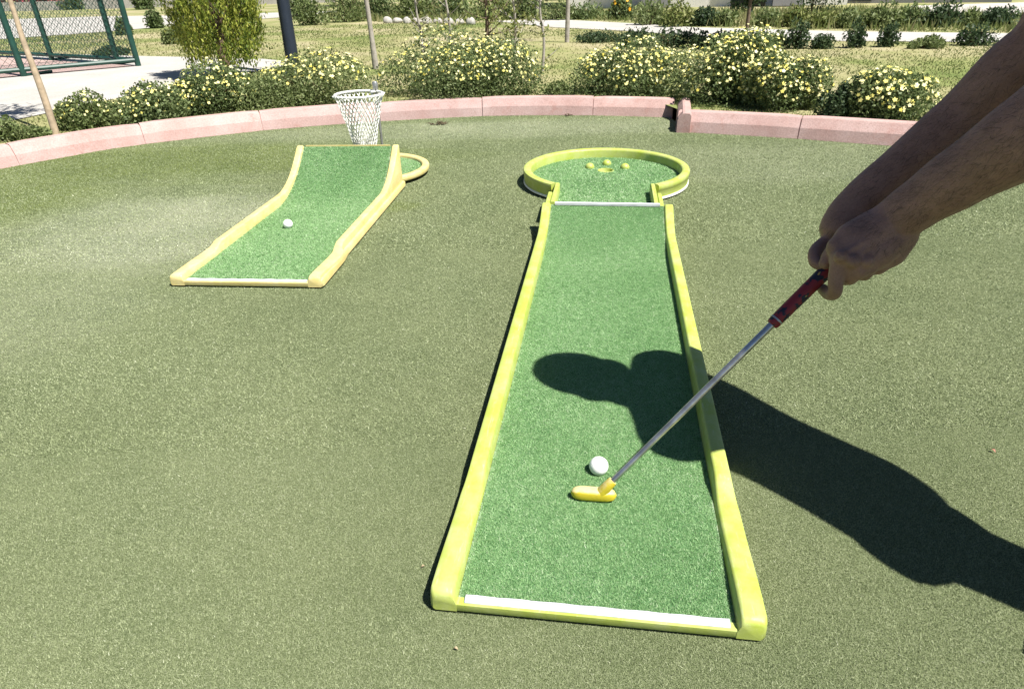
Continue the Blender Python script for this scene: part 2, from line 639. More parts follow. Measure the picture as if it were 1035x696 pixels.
def smooth(a, b, x):
    t = max(0.0, min(1.0, (x - a) / (b - a)))
    return t * t * (3 - 2 * t)



def pile(name, x, y, z, h, w_, tint, mat, parent, lean=1.0, nz=None):
    """short carpet fibres standing at x, y, z (arrays)"""
    n = len(x)
    a = rng.uniform(0, 2 * np.pi, n)
    hh = h * rng.uniform(0.55, 1.25, n)
    ww = w_ * rng.uniform(0.7, 1.3, n) * 0.5
    la = rng.uniform(0, 2 * np.pi, n)
    ll = np.abs(rng.normal(0, lean, n)) * hh
    v = np.empty((n, 3, 3), np.float32)
    v[:, 0] = np.stack([x - ww * np.cos(a), y - ww * np.sin(a), z - 0.001], 1)
    v[:, 1] = np.stack([x + ww * np.cos(a), y + ww * np.sin(a), z - 0.001], 1)
    v[:, 2] = np.stack([x + ll * np.cos(la), y + ll * np.sin(la), z + hh], 1)
    o = quad_mesh(name, v.reshape(-1, 3), 3, mat, parent, tint=tint)
    o['kind'] = 'stuff'
    return o


def field(x, y, f, seed):
    return np.array([mnoise.noise((a * f, b * f, seed)) for a, b in zip(x.tolist(), y.tolist())])


# ------------------------------------------------------------------ ground, kerb, paths
KL = [(-5.6, -7.0), (-5.6, -3.0), (-5.5, -0.6), (-5.2, 1.2), (-4.75, 2.2), (-4.25, 3.05), (-3.72, 3.75), (-3.257, 4.303), (-3.028, 4.565), (-2.773, 4.83), (-2.298, 5.107), (-1.712, 5.365),
      (-0.886, 5.559), (-0.086, 5.63), (0.711, 5.516), (1.30, 5.335)]
KR = [(1.20, 4.815), (1.794, 4.546), (2.371, 4.23), (3.0, 3.87), (3.7, 3.42), (4.6, 2.75), (5.2, 1.6), (5.4, 0.0), (5.45, -3.0), (5.45, -7.0)]
GZ = 0.09

ground = flat_poly('ground', [(-300, -300), (300, -300), (300, 300), (-300, 300)], -0.03, M_LAWN)
edge = [(p[0] - 0.03, p[1] + 0.06) for p in KL] + [(1.33, 4.87)] + [(p[0] + 0.03, p[1] + 0.06) for p in KR[1:]]
turf = flat_poly('putting_turf', edge, 0.0, MT)
lawn_poly = [(p[0] - 0.05, p[1] + 0.07) for p in KL] + [(1.36, 4.92)] + [(p[0] + 0.06, p[1] + 0.08) for p in KR[1:]] + [ (90, -7), (90, 120), (-90, 120), (-90, -7)]
lawn = flat_poly('lawn', lawn_poly, GZ, M_LAWN)


def kerb(name, line, seg, seed):
    rs = random.Random(seed)
    line = catmull([(x, y, 0) for x, y in line], 10)
    # arc length walk
    L = [0]
    for a, b in zip(line, line[1:]):
        L.append(L[-1] + (b - a).length)

    def pt(s):
        s = max(0, min(L[-1], s))
        for i in range(len(L) - 1):
            if s <= L[i + 1]:
                t = (s - L[i]) / max(1e-9, L[i + 1] - L[i])
                return line[i].lerp(line[i + 1], t), (line[i + 1] - line[i]).normalized()
        return line[-1], (line[-1] - line[-2]).normalized()
    prof = [(0.0, -0.03), (0.0, 0.0), (0.018, 0.068), (0.022, 0.074), (0.060, 0.126), (0.068, 0.131), (0.14, 0.131), (0.145, 0.126), (0.145, -0.03)]
    s = 0.0
    mb = MB()
    while s < L[-1] - 0.12:
        ln = seg * rs.uniform(0.88, 1.1)
        e = min(s + ln, L[-1])
        if L[-1] - e < 0.25:
            e = L[-1]
        k = 8
        dz = rs.uniform(-0.004, 0.004)
        dd = rs.uniform(-0.004, 0.004)
        rings = []
        for i in range(k + 1):
            q = s + 0.004 + (e - s - 0.008) * i / k
            p, t = pt(q)
            nrm = Vector((-t.y, t.x, 0))
            inset = 0.004 if i in (0, k) else 0
            rings.append([p + nrm * (d + dd + (inset if d < 0.07 else -inset)) + Vector((0, 0, z + dz - (inset if z > 0.05 else 0))) for d, z in prof])
        mb.loft(rings, True, True)
        s = e
    # mortar core just inside the joints
    rings = []
    for i in range(81):
        p, t = pt(L[-1] * i / 80)
        nrm = Vector((-t.y, t.x, 0))
        rings.append([p + nrm * (d + (0.012 if d < 0.07 else -0.012)) + Vector((0, 0, z - (0.012 if z > 0 else 0))) for d, z in prof])
    mb.loft(rings, True, True)
    o = mb.build(name, M_KERB, smooth=False)
    return tag(o, kind='structure')


kerb('kerb', KL, 0.82, 3)
kerb('kerb', KR, 0.80, 5)
# the turned end stone where the two kerbs meet
mb = MB()
prof = [(0.0, -0.03), (0.0, 0.085), (0.006, 0.10), (0.035, 0.135), (0.05, 0.138), (0.085, 0.135), (0.095, 0.12), (0.095, -0.03)]
a, b = Vector((1.205, 4.79, 0)), Vector((1.345, 5.39, 0))
t = (b - a).normalized()
nr = Vector((t.y, -t.x, 0))
mb.loft([[a + t * q + nr * (d * sc + (1 - sc) * 0.047) + Vector((0, 0, z * (sc if z > 0 else 1))) for d, z in prof] for q, sc in ((-0.006, 0.95), (0.0, 1), (0.3, 1), (0.62, 1))], True, True)
tag(mb.build('kerb', M_KERB, smooth=False), kind='structure')

path_poly = [(-14, 1.0), (-5.6, 1.6), (-4.4, 4.2), (-3.97, 5.43), (-3.80, 5.98), (-3.50, 7.04), (-3.15, 7.9), (-2.75, 8.75), (-2.7, 9.3), (-3.3, 9.83), (-4.72, 10.48),
             (-5.47, 10.82), (-7.09, 11.58), (-7.9, 11.5), (-14, 13.6)]
flat_poly('path', path_poly, GZ + 0.006, M_PATH)
court_poly = [(-14, 4.0), (-6.9, 7.72), (-4.80, 9.36), (-6.55, 10.45), (-14, 15.1)]
flat_poly('court_floor', court_poly, GZ + 0.012, M_COURT)
path2_poly = [(-30, 9.5), (-10.78, 15.7), (-9.42, 17.15), (-8.4, 19.1), (-6.5, 22), (-5.0, 25.5), (-11.2, 25.6), (-14.6, 26.9), (-18.2, 26.9), (-40, 27)]
flat_poly('path', path2_poly, GZ + 0.006, M_PATH)
rpath_poly = [(-0.2, 16.9), (1.0, 14.26), (2.28, 12.7), (2.98, 11.36), (4.65, 9.89), (6.24, 9.19), (14, 5.6), (14, 7.2), (7.0, 10.38), (5.35, 11.44), (3.44, 13.2), (2.63, 14.7), (1.19, 16.9)]
flat_poly('path', rpath_poly, GZ + 0.006, M_PATH)
gravel_poly = [(8.6, 14.4), (10.4, 13.2), (18, 9.5), (22, 18), (10.0, 18.0)]
flat_poly('gravel_yard', gravel_poly, GZ + 0.006, M_PATH)

# ------------------------------------------------------------------ lanes
SPAN = [i * 0.02 for i in range(0, 200)]


def stations(end, knots):
    s = {0.0, 0.003, 0.008, 0.016, 0.028, end - 0.004, end - 0.012, end - 0.024, end}
    s |= {round(x * 0.03, 3) for x in range(1, int(end / 0.03)) if x * 0.03 < end - 0.03}
    for k in knots:
        s |= {k + d for d in (-0.05, -0.04, -0.03, -0.02, -0.01, 0, 0.01, 0.02, 0.03, 0.04, 0.05)}
    return sorted(x for x in s if 0 <= x <= end)


def make_lane(name, origin, yaw, label, P, plastic):
    root = empty(name, (origin[0], origin[1], 0), -yaw)
    tag(root, label, 'mini golf lane', 'mini golf ramp lanes on the turf')
    end, f0, r0, fl, tl = P['end'], P['floor'], P['ramp'], P['lip'], P['top']

    def F(v):
        t_ = max(0.0, min(1.0, (v - r0) / (end - r0)))
        return f0 + (fl - f0) * (P['k'] * t_ ** P['e'] + (1 - P['k']) * (t_ ** 1.15))

    def T(v):
        front = P['front'] + (P['low'] - P['front']) * smooth(0.03, P['b0'] - 0.02, v)
        low = front + (P['mid'] - P['low']) * smooth(P['b0'], P['b1'], v)
        up = (tl - fl)
        h = P['mid'] - f0
        hh = h + (up - h) * smooth(r0 - 0.1, r0 + 0.7 * (end - r0), v)
        return max(low, F(v) + hh) if v > r0 - 0.1 else low
    bz0 = 0
    st = stations(end, [(P['b0'] + P['b1']) / 2])
    rails = MB()
    for side in (-1, 1):
        rings = []
        for v in st:
            top, fz = T(v), F(v)
            k = 1.0
            inset = 0.0
            if v < 0.022:
                q = 1 - v / 0.022
                k = 0.70 + 0.30 * math.sqrt(max(0, 1 - q * q))
                inset = 0.007 * q ** 4
            if v > end - 0.024:
                q = 1 - (end - v) / 0.024
                top -= 0.010 * q * q
            top = 0.012 + (top - 0.012) * k
            pl = min(P['plinth'], top - 0.012)
            step = P['step'] * smooth(0.0, 0.012, top - P['plinth'] - 0.006)
            bz = 0.007
            o_ = 0.2925 + P['step'] * 0.8 - 0.0085 * smooth(P['b0'] - 0.02, P['b1'], v) - inset
            sec = [(o_ - 0.004, bz), (o_, bz + 0.004), (o_ - 0.0005, pl - 0.004 if pl > 0.02 else pl), (o_ - 0.001 - step * 0.2, pl),
                   (o_ - 0.0012 - step, pl + 0.001), (o_ - 0.0015 - step, top - 0.008), (o_ - 0.0035 - step, top - 0.0022), (o_ - 0.0075 - step, top),
                   (0.2525 , top), (0.2488 , top - 0.0015), (0.2465, top - 0.0055), (0.2422, min(fz - 0.002, top - 0.012)), (0.2422, bz)]
            rings.append([Vector((side * u, v, z)) for u, z in sec])
        rails.loft(rings, True, True)
    # low front lip
    n = 40
    rings = []
    for i in range(n + 1):
        u = -0.286 + 0.572 * i / n
        sec = [(0.0015, 0.0072), (0.0004, 0.009), (0.0006, f0 - 0.0005), (0.003, f0 + 0.002), (0.016, f0 + 0.002), (0.020, f0 - 0.003), (0.020, 0.008)]
        rings.append([Vector((u, a_, b_)) for a_, b_ in sec])
    rails.loft(rings, True, True)
    # closed back of the ramp
    ctop = F(end - 0.03) - 0.010
    rails.box((0, end - 0.013, (ctop + 0.008) / 2), (0.488, 0.016, ctop - 0.008))
    rails.build('frame', plastic, root)
    # feet that lift the frame off the turf
    for u in (-0.24, 0.24):
        for v in (0.07, end * 0.5, end - 0.08):
            ft = MB()
            ft.lathe([(0.016, 0.001), (0.018, 0.003), (0.018, 0.0075)], (u, v, 0), 14)
            ft.build('rubber_foot', M_RUBBER, root)
    # turf floor
    tb = MB()
    vs = [0.006 + (end - 0.012) * i / 110 for i in range(111)]
    rings = []
    for v in vs:
        z = F(v)
        rings.append([Vector((u, v, z)) for u in np.linspace(-0.2418, 0.2418, 25)] + [Vector((0.2418, v, z - 0.008)), Vector((-0.2418, v, z - 0.008))])
    tb.loft(rings, True, True)
    to_ = tb.build('lane_turf', ML, root)
    nb_ = P['pile']
    fx, fy = rng.uniform(-0.2405, 0.2405, nb_), rng.uniform(0.020, end - 0.008, nb_)
    tz_ = np.clip((fy - r0) / (end - r0), 0, 1)
    fz_ = f0 + (fl - f0) * (P['k'] * tz_ ** P['e'] + (1 - P['k']) * tz_ ** 1.15)
    wear = 0.10 * field(fx, fy, 4.0, 1.0 + nb_ % 7) + 0.13 * field(fx, fy, 45.0, 5.0)
    pile('turf_pile', fx, fy, fz_, P['ph'], P['pw'], np.clip(rng.normal(0.48, 0.16, nb_) + wear, 0, 1), M_PILE, to_)
    # white strip at the front
    sb = MB()
    zf = f0 + 0.0025
    rings = []
    for i in range(24):
        u = P['s0'] + (P['s1'] - P['s0']) * i / 23
        wob = 0.0008 * math.sin(i * 1.7)
        sec = [(0.004, zf - 0.004), (0.0035, zf + 0.001), (0.005, zf + 0.003 + wob), (0.012, zf + 0.0045 + wob), (0.0200, zf + 0.003 + wob), (0.0215, zf), (0.0215, zf - 0.004)]
        rings.append([Vector((u, a_, b_)) for a_, b_ in sec])
    sb.loft(rings, True, True)
    sb.build('front_strip', M_WHITE, root, angle=25)
    # strip on the ramp's lip
    lb = MB()
    hw = P['lipw']
    if P['lipd'] > 0.015:
        lb.box((0, end - 0.003, fl + 0.001), (2 * hw, P['lipd'], 0.009))
    else:
        lb.box((0, end - 0.001, fl - 0.004), (2 * hw, 0.006, 0.010))
    lb.build('lip_strip', M_WHITE if P['lipd'] > 0.015 else plastic, root)
    return root


def ring_line(cx, cy, r, g, v0, n=90):
    """throat on the left, round the back, throat on the right; base points and inward normals"""
    a0 = math.asin(g / r)
    pts = []
    if v0 is not None:
        ys = cy - math.sqrt(r * r - g * g)
        for k in range(6):
            pts.append((Vector((cx - g, v0 + (ys - v0) * k / 6, 0)), Vector((1, 0, 0))))
    for k in range(n + 1):
        a = -math.pi / 2 - a0 - (2 * math.pi - 2 * a0) * k / n
        pts.append((Vector((cx + r * math.cos(a), cy + r * math.sin(a), 0)), Vector((-math.cos(a), -math.sin(a), 0))))
    if v0 is not None:
        for k in range(6):
            pts.append((Vector((cx + g, ys + (v0 - ys) * (k + 1) / 6, 0)), Vector((-1, 0, 0))))
    return pts


def make_ring(root, cx, cy, r, g, top, floor, plastic, v0=None, skirt=True, hole=None):
    line = ring_line(cx, cy, r, g, None)
    prof = [(0.004, 0.019), (0.003, top - 0.030), (0.0, top - 0.026), (-0.001, top - 0.010), (0.002, top - 0.003), (0.008, top), (0.034, top), (0.040, top - 0.004),
            (0.0425, top - 0.012), (0.044, 0.019)]
    mb = MB()
    mb.loft([[p + n_ * d + Vector((0, 0, z)) for d, z in prof] for p, n_ in line], True, True)
    if v0 is not None:
        ys = cy - math.sqrt(r * r - g * g) + 0.03
        for s_ in (-1, 1):
            # throat wall and the lower block on its outside
            sec = [(g - 0.042, 0.019), (g - 0.042, top - 0.008), (g - 0.037, top - 0.001), (g - 0.022, top - 0.001), (g - 0.017, top - 0.008), (g - 0.017, 0.019)]
            mb.loft([[Vector((cx + s_ * u, v, z)) for u, z in sec] for v in (v0 + 0.07, (v0 + ys) / 2, ys)], True, True)
            sec = [(g - 0.0175, 0.012), (g - 0.0175, top - 0.010), (g - 0.013, top - 0.004), (g + 0.001, top - 0.004), (g + 0.006, top - 0.010), (g + 0.006, 0.012)]
            mb.loft([[Vector((cx + s_ * u, v, z)) for u, z in sec] for v in (v0, v0 + 0.12, v0 + 0.24)], True, True)
    mb.build('target_ring', plastic, root)
    if skirt:
        sk = MB()
        prof2 = [(0.002, 0.009), (0.0, 0.011), (0.001, 0.020), (0.01, 0.021), (0.03, 0.018), (0.03, 0.009)]
        sk.loft([[p + n_ * d + Vector((0, 0, z)) for d, z in prof2] for p, n_ in line], True, True)
        sk.build('base_rim', M_WHITEP, root)
    fl = MB()
    out = [p + n_ * 0.043 for p, n_ in line]
    if v0 is not None:
        gi = g - 0.0425
        out = [Vector((cx - gi, v0 - 0.05, 0))] + out + [Vector((cx + gi, v0 - 0.05, 0))]
    top_ = [Vector((p.x, p.y, floor)) for p in out]
    from mathutils.geometry import tessellate_polygon
    if hole:
        hl_ = [Vector((hole[0] + hole[2] * math.cos(2 * math.pi * k / 32), hole[1] + hole[2] * math.sin(2 * math.pi * k / 32), floor)) for k in range(32)]
        fl.add(top_ + hl_, tessellate_polygon([top_, hl_]))
    else:
        fl.add(top_, tessellate_polygon([top_]))
    n = len(top_)
    fl.add(top_ + [Vector((p.x, p.y, 0.012)) for p in out], [(i, (i + 1) % n, n + (i + 1) % n, n + i) for i in range(n)])
    to_ = fl.build('target_turf', ML_RING, root, angle=30)
    nb_ = 90000
    fx, fy = rng.uniform(cx - r, cx + r, nb_), rng.uniform((v0 or cy - r) - 0.04, cy + r, nb_)
    kk_ = in_poly(fx, fy, [(p.x, p.y) for p in out])
    if hole:
        kk_ &= np.hypot(fx - hole[0], fy - hole[1]) > hole[2] + 0.004
    fx, fy = fx[kk_], fy[kk_]
    wear = 0.10 * field(fx, fy, 4.0, 2.0) + 0.12 * field(fx, fy, 30.0, 6.0)
    pile('turf_pile', fx, fy, np.full(len(fx), floor), 0.0065, 0.0034, np.clip(rng.normal(0.50, 0.18, len(fx)) + wear, 0, 1), M_PILE, to_)


LANE1 = make_lane('golf_lane', (0.1262, 0.7675), 0.1489,
                  'lime green framed lane with round target, under the putter and the shadow',
                  dict(end=2.06, floor=0.024, ramp=1.56, lip=0.120, top=0.133, k=1.0, e=2.7, front=0.052, low=0.037, mid=0.060, b0=0.29, b1=0.38, plinth=0.035, step=0.0,
                       s0=-0.228, s1=0.231, lipw=0.226, lipd=0.022, pile=560000, ph=0.0038, pw=0.0016), M_LIME)
cu, cv = -0.012, 2.955
make_ring(LANE1, -0.014, 2.85, 0.445, 0.265, 0.085, 0.034, M_LIME, 2.13, hole=(cu, cv, 0.043))
for u, v in ((-0.102, 3.009), (-0.007, 3.085), (0.095, 3.008)):
    mb = MB()
    mb.ball((u, v, 0.038), 0.026, 18, 10, (1, 1, 0.95))
    mb.build('bumper', M_LIME, LANE1)
# cup sunk in front of the bumpers: a raised collar with a dark well
mb = MB()
n = 28
prof = [(0.046, 0.0345), (0.044, 0.0372), (0.0415, 0.0365), (0.0405, 0.033), (0.039, 0.014), (0.036, 0.010), (0.001, 0.009)]
mb.loft([[Vector((cu + r_ * math.cos(2 * math.pi * k / n), cv + r_ * math.sin(2 * math.pi * k / n), z)) for k in range(n)] for r_, z in prof], True, False)
mb.build('cup', M_LIME, LANE1)

LANE2 = make_lane('golf_lane', (-0.9929, 2.2879), 0.1072,
                  'pale yellow framed lane with a steep ramp below the white net basket, holding one ball',
                  dict(end=1.345, floor=0.024, ramp=0.90, lip=0.229, top=0.240, k=0.88, e=2.0, front=0.050, low=0.042, mid=0.066, b0=0.26, b1=0.34, plinth=0.036, step=0.012,
                       s0=-0.232, s1=0.236, lipw=0.232, lipd=0.010, pile=150000, ph=0.0056, pw=0.0026), M_YEL)
make_ring(LANE2, 0.024, 1.62, 0.340, 0.16, 0.050, 0.028, M_YEL, None, False)

# balls
def golf_ball(loc, label):
    mb = MB()
    mb.ball((0, 0, 0), 0.02135, 40, 24)
    o = mb.build('golf_ball', M_BALL, smooth=True, angle=80)
    o.location = loc
    return tag(o, label, 'golf ball', 'white golf balls')


golf_ball(gp(605.2, 470.6, 0.041), 'white golf ball on the lime lane just beyond the yellow putter head')
golf_ball(gp(291, 226.4, 0.042), 'white golf ball alone on the turf of the pale yellow lane')

# ------------------------------------------------------------------ the pile of the olive turf
def to_lane(x, y, org, yaw):
    dx, dy = x - org[0], y - org[1]
    return dx * math.cos(yaw) - dy * math.sin(yaw), dx * math.sin(yaw) + dy * math.cos(yaw)


turf_poly = edge
for y0, y1, n_, h_, w_ in ((0.45, 1.3, 600000, 0.0034, 0.0015), (1.3, 2.6, 480000, 0.0046, 0.0025), (2.6, 5.7, 620000, 0.0058, 0.0040), (-3.0, 0.45, 200000, 0.0062, 0.0100), (0.45, 4.6, 260000, 0.0062, 0.0100)):
    fy = rng.uniform(y0, y1, n_)
    half = 0.93 * (fy * 0.873 + 0.488) * 0.98
    fx = rng.uniform(-1, 1, n_) * half
    if n_ in (200000, 260000):        # coarser pile at the sides and behind the camera
        fx = rng.uniform(-5.6, 5.5, n_)
        if n_ == 260000:
            fx, fy = fx[np.abs(fx) > half], fy[np.abs(fx) > half]
    keep = in_poly(fx, fy, turf_poly)
    for org, yaw, ln_, rc, rr_ in (((0.1262, 0.7675), 0.1489, 2.14, (-0.014, 2.85), 0.44), ((-0.9929, 2.2879), 0.1072, 1.34, (0.024, 1.62), 0.335)):
        u_, v_ = to_lane(fx, fy, org, yaw)
        keep &= ~((np.abs(u_) < 0.27) & (v_ > 0.01) & (v_ < ln_))
        keep &= np.hypot(u_ - rc[0], v_ - rc[1]) > rr_
    fx, fy = fx[keep], fy[keep]
    st_ = field(fx, fy * 2.2, 1.5, 3.0)
    sandy = np.clip(1.25 - np.hypot((fx + 1.65) / 0.85, (fy - 3.05) / 0.62) + st_ * 0.9, 0, 1)
    sandy = np.maximum(sandy, 0.6 * np.clip(1.2 - np.hypot((fx - 0.1) / 2.3, (fy - 5.1) / 0.4) + st_ * 0.9, 0, 1))
    sandy = np.maximum(sandy, 0.5 * np.clip(1.2 - np.hypot((fx + 1.9) / 0.7, (fy - 2.0) / 0.7) + st_ * 0.9, 0, 1))
    moss = np.clip(1.25 - np.hypot((fx + 2.3) / 1.9, (fy - 4.35) / 0.6) + st_ * 0.8, 0, 1)
    t_ = rng.normal(0.45, 0.15, len(fx)) + 0.10 * field(fx, fy, 2.2, 9.0) + 0.07 * field(fx, fy, 34.0, 4.0) + 0.24 * sandy - 0.17 * moss
    drop = rng.uniform(0, 1, len(fx)) < 0.45 * sandy
    pile('turf_pile', fx[~drop], fy[~drop], np.zeros((~drop).sum()), h_, w_, np.clip(t_[~drop], 0, 1), M_TPILE, turf, 1.1)

# ------------------------------------------------------------------ net basket on its pole
pb = gp(387, 152, 0)
nroot = empty('net_basket', pb)
tag(nroot, 'white net basket on a short steel pole behind the yellow ramp', 'basket')
mb = MB()
mb.tube([(0, 0, 0), (0, 0, 0.40)], 0.0085, 10)
mb.build('pole', M_STEEL, nroot)
mb = MB()
mb.lathe([(0.016, 0.385), (0.0175, 0.388), (0.0175, 0.428), (0.015, 0.432)], (0, 0, 0), 14)
mb.build('pole_cap', M_STEEL, nroot)
hc = Vector((-0.088, -0.118, 0.375))
HR = 0.148
mb = MB()
n = 40
prof = [(0.0075 * math.cos(a), 0.0075 * math.sin(a)) for a in [2 * math.pi * k / 8 for k in range(8)]]
rings = [[hc + Vector(((HR + d) * math.cos(2 * math.pi * k / n), (HR + d) * math.sin(2 * math.pi * k / n), z)) for d, z in prof] for k in range(n)]
rings.append(rings[0])
mb.loft(rings, True, False)
mb.tube([hc + Vector((0.088, 0.118, 0)), hc + Vector((0.06, 0.08, 0))], 0.008, 8)
mb.build('hoop', M_NET, nroot)
mb = MB()
NA, NL = 30, 14


def net_pt(i, j, off=0.0):
    t_ = j / NL
    z = hc.z - 0.350 * t_ ** 0.97
    r_ = 0.067 + (HR - 0.067) * (1 - t_) ** 1.35
    if j == 0:
        r_ += 0.012
    a_ = 2 * math.pi * (i + off) / NA
    wob = 0.003 * math.sin(i * 2.1 + j * 1.3)
    return Vector((hc.x + (r_ + wob) * math.cos(a_), hc.y + (r_ + wob) * math.sin(a_), z + 0.003 * math.sin(i * 1.1 + j)))


for j in range(NL):
    o0 = 0.5 * (j % 2)
    o1 = 0.5 * ((j + 1) % 2)
    for i in range(NA):
        p = net_pt(i, j, o0)
        for di in (0, 1):
            q = net_pt(i + (di if o0 else di - 1) + (0 if o0 else 0), j + 1, o1) if o0 else net_pt(i - 1 + di, j + 1, o1)
            mb.tube([p, q], 0.0033, 4, False)
mb.build('net', M_NET, nroot)
mb = MB()
rings = []
for k in range(29):
    a_ = 2 * math.pi * k / 28
    rings.append([Vector((hc.x + (0.067 + d) * math.cos(a_), hc.y + (0.067 + d) * math.sin(a_), hc.z - 0.350 + z)) for d, z in prof])
mb.loft(rings, True, False)
mb.build('bottom_hoop', M_NET, nroot)

# ------------------------------------------------------------------ vegetation
def leaf_quads(cent, size, up=0.0, aspect=1.8, dirs=None):
    """rhombic leaves at cent (N,3)"""
    n = len(cent)
    d = rng.normal(size=(n, 3)) if dirs is None else dirs + rng.normal(size=(n, 3)) * 0.45
    d[:, 2] += up
    d /= np.linalg.norm(d, axis=1)[:, None] + 1e-9
    s = np.cross(d, rng.normal(size=(n, 3)))
    s /= np.linalg.norm(s, axis=1)[:, None] + 1e-9
    L = (size * rng.uniform(0.6, 1.3, n))[:, None]
    W = L / aspect
    v = np.empty((n, 4, 3))
    v[:, 0] = cent - d * L * 0.5
    v[:, 1] = cent + s * W * 0.5
    v[:, 2] = cent + d * L * 0.5
    v[:, 3] = cent - s * W * 0.5
    return v.reshape(-1, 3)


def flower_discs(cent, nrm, size):
    n = len(cent)
    a = nrm / (np.linalg.norm(nrm, axis=1)[:, None] + 1e-9)
    u = np.cross(a, rng.normal(size=(n, 3)))
    u /= np.linalg.norm(u, axis=1)[:, None]
    v = np.cross(a, u)
    r = (size * rng.uniform(0.7, 1.25, n))[:, None]
    out = np.empty((n, 10, 3))
    for k in range(10):
        q = 2 * math.pi * k / 10
        rr = r * (1.0 if k % 2 == 0 else 0.62)
        out[:, k] = cent + (u * math.cos(q) + v * math.sin(q)) * rr * 0.5 + a * (r * (0.10 if k % 2 == 0 else 0.0))
    return out.reshape(-1, 3)


def dome_points(n, rw, rd, h, seed, surf=0.65, lump=0.18, lobes=None):
    """points in a lumpy dome of several lobes, most near the surface; returns pts, outward dirs, depth 0..1"""
    r_ = np.random.default_rng(seed)
    nl = lobes or 7
    la = r_.uniform(0, 2 * np.pi, nl)
    lr = np.sqrt(r_.uniform(0, 1, nl)) * 0.58
    lc = np.stack([lr * np.cos(la), lr * np.sin(la), r_.uniform(0.15, 0.55, nl) * (1.1 - lr)], 1)
    ls = r_.uniform(0.36, 0.52, nl) * (1.05 - 0.35 * lr)
    k = r_.integers(0, nl, n)
    d = r_.normal(size=(n, 3))
    d /= np.linalg.norm(d, axis=1)[:, None]
    rad = np.where(r_.uniform(0, 1, n) < surf, r_.uniform(0.82, 1.06, n), r_.uniform(0, 1, n) ** 0.5)
    p = lc[k] + d * (ls[k] * rad)[:, None]
    # normalise so that the dome fills its box
    for ax_ in (0, 1):
        p[:, ax_] -= (np.percentile(p[:, ax_], 2) + np.percentile(p[:, ax_], 98)) / 2
    sc = np.array([1 / max(1e-6, np.percentile(abs(p[:, 0]), 98)), 1 / max(1e-6, np.percentile(abs(p[:, 1]), 98)), 1 / np.percentile(p[:, 2], 98)])
    p = p * sc
    keep = p[:, 2] > -0.02
    p, d, k = p[keep], d[keep], k[keep]
    return p * np.array([rw, rd, h]), d, k / nl


def bush(name, label, cat, xl, xr, yt, yb, mat, nleaf, lsize, nflow=0, fsize=0.03, fmat=None, seed=1, group=None, depth=0.75, up=0.35, aspect=1.9, lobes=None, base_z=GZ, stems=6, top_bias=0.35):
    xc = (xl + xr) / 2
    G = gp(xc, yb, base_z)
    zc = (G - EYE).dot(FWD)
    rw = (xr - xl) / 2 / (FPX / zc)
    rd = rw * depth
    dirh = Vector((G.x, G.y, 0)).normalized()
    C = G + dirh * rd * 0.85
    zc2 = (C - EYE).dot(FWD)
    rw *= zc2 / zc
    d = ray(xc, yt)
    z_top = CH + d.z * (math.hypot(C.x, C.y) / math.hypot(d.x, d.y))
    h = max(0.08, z_top - base_z)
    root = empty(name, C)
    tag(root, label, cat, group)
    p, dr, tint = dome_points(int(nleaf * 2.4), rw, rd, h, seed, lobes=lobes)
    lv = leaf_quads(p, lsize * 0.88, up, aspect)
    quad_mesh('foliage', lv, 4, mat, root, tint=tint)
    if nflow:
        nflow = int(nflow * 2.6)
        top_bias = min(0.8, top_bias + 0.10)
        fsize = fsize * 0.82
        q, dq, _ = dome_points(nflow * 6, rw * 1.0, rd * 1.0, h * 1.02, seed, surf=1.0, lobes=lobes)
        wgt = (q[:, 2] / h > top_bias - 0.25 * np.random.default_rng(seed + 5).uniform(0, 1, len(q))) & (dq[:, 2] > -0.15)
        q, dq = q[wgt][:nflow], dq[wgt][:nflow]
        if len(q):
            nr_ = dq + np.array([-dirh.x * 0.35 + SUN.x * .3, -dirh.y * 0.35 + SUN.y * .3, 0.55]) + rng.normal(size=q.shape) * 0.3
            fo = quad_mesh('blossom', flower_discs(q + dq * 0.012, nr_, fsize), 10, fmat or M_FLOW, root)
            fo['kind'] = 'stuff'
    if stems:
        sb = MB()
        rs = random.Random(seed)
        for k in range(stems):
            a_ = rs.uniform(0, 6.28)
            q_ = rs.uniform(0.3, 0.75)
            sb.tube([(0.25 * rw * math.cos(a_) * .4, 0.25 * rd * math.sin(a_) * .4, -0.01), (0.5 * rw * q_ * math.cos(a_), 0.5 * rd * q_ * math.sin(a_), h * 0.4), (rw * q_ * math.cos(a_), rd * q_ * math.sin(a_), h * 0.72)], [0.008, 0.006, 0.003], 5)
        sb.build('stem', M_STEM, root)
    return root


FG = 'flowering bushes behind the pink kerb'
bush('flower_bush', 'low loose bush with few yellow blooms beside the pale leaning trunk', 'bush', 68, 132, 97, 131, M_BUSHL, 2600, 0.030, 34, 0.030, seed=21, group=FG)
bush('flower_bush', 'low bush dotted with cream blooms between the loose bush and the conifer', 'bush', 122, 190, 87, 126, M_BUSH, 3000, 0.030, 60, 0.030, seed=22, group=FG)
bush('flower_bush', 'dense dark green bush with cream blooms in front of the conifer', 'bush', 180, 258, 70, 116, M_BUSH, 4600, 0.030, 130, 0.032, seed=23, group=FG)
bush('flower_bush', 'wide leafy bush with blooms only on top in front of the lamp post', 'bush', 250, 372, 60, 111, M_BUSHL, 7500, 0.028, 120, 0.032, seed=24, group=FG, top_bias=0.75)
bush('flower_bush', 'wide dome shaped bush covered in cream blooms right of the net basket', 'bush', 394, 542, 42, 103, M_BUSH, 10500, 0.028, 430, 0.033, seed=25, group=FG, lobes=9, top_bias=0.42)
bush('small_shrub', 'small light green bush without blooms between the two big flower bushes', 'bush', 546, 580, 83, 99, M_BUSHL, 700, 0.03, 0, seed=26)
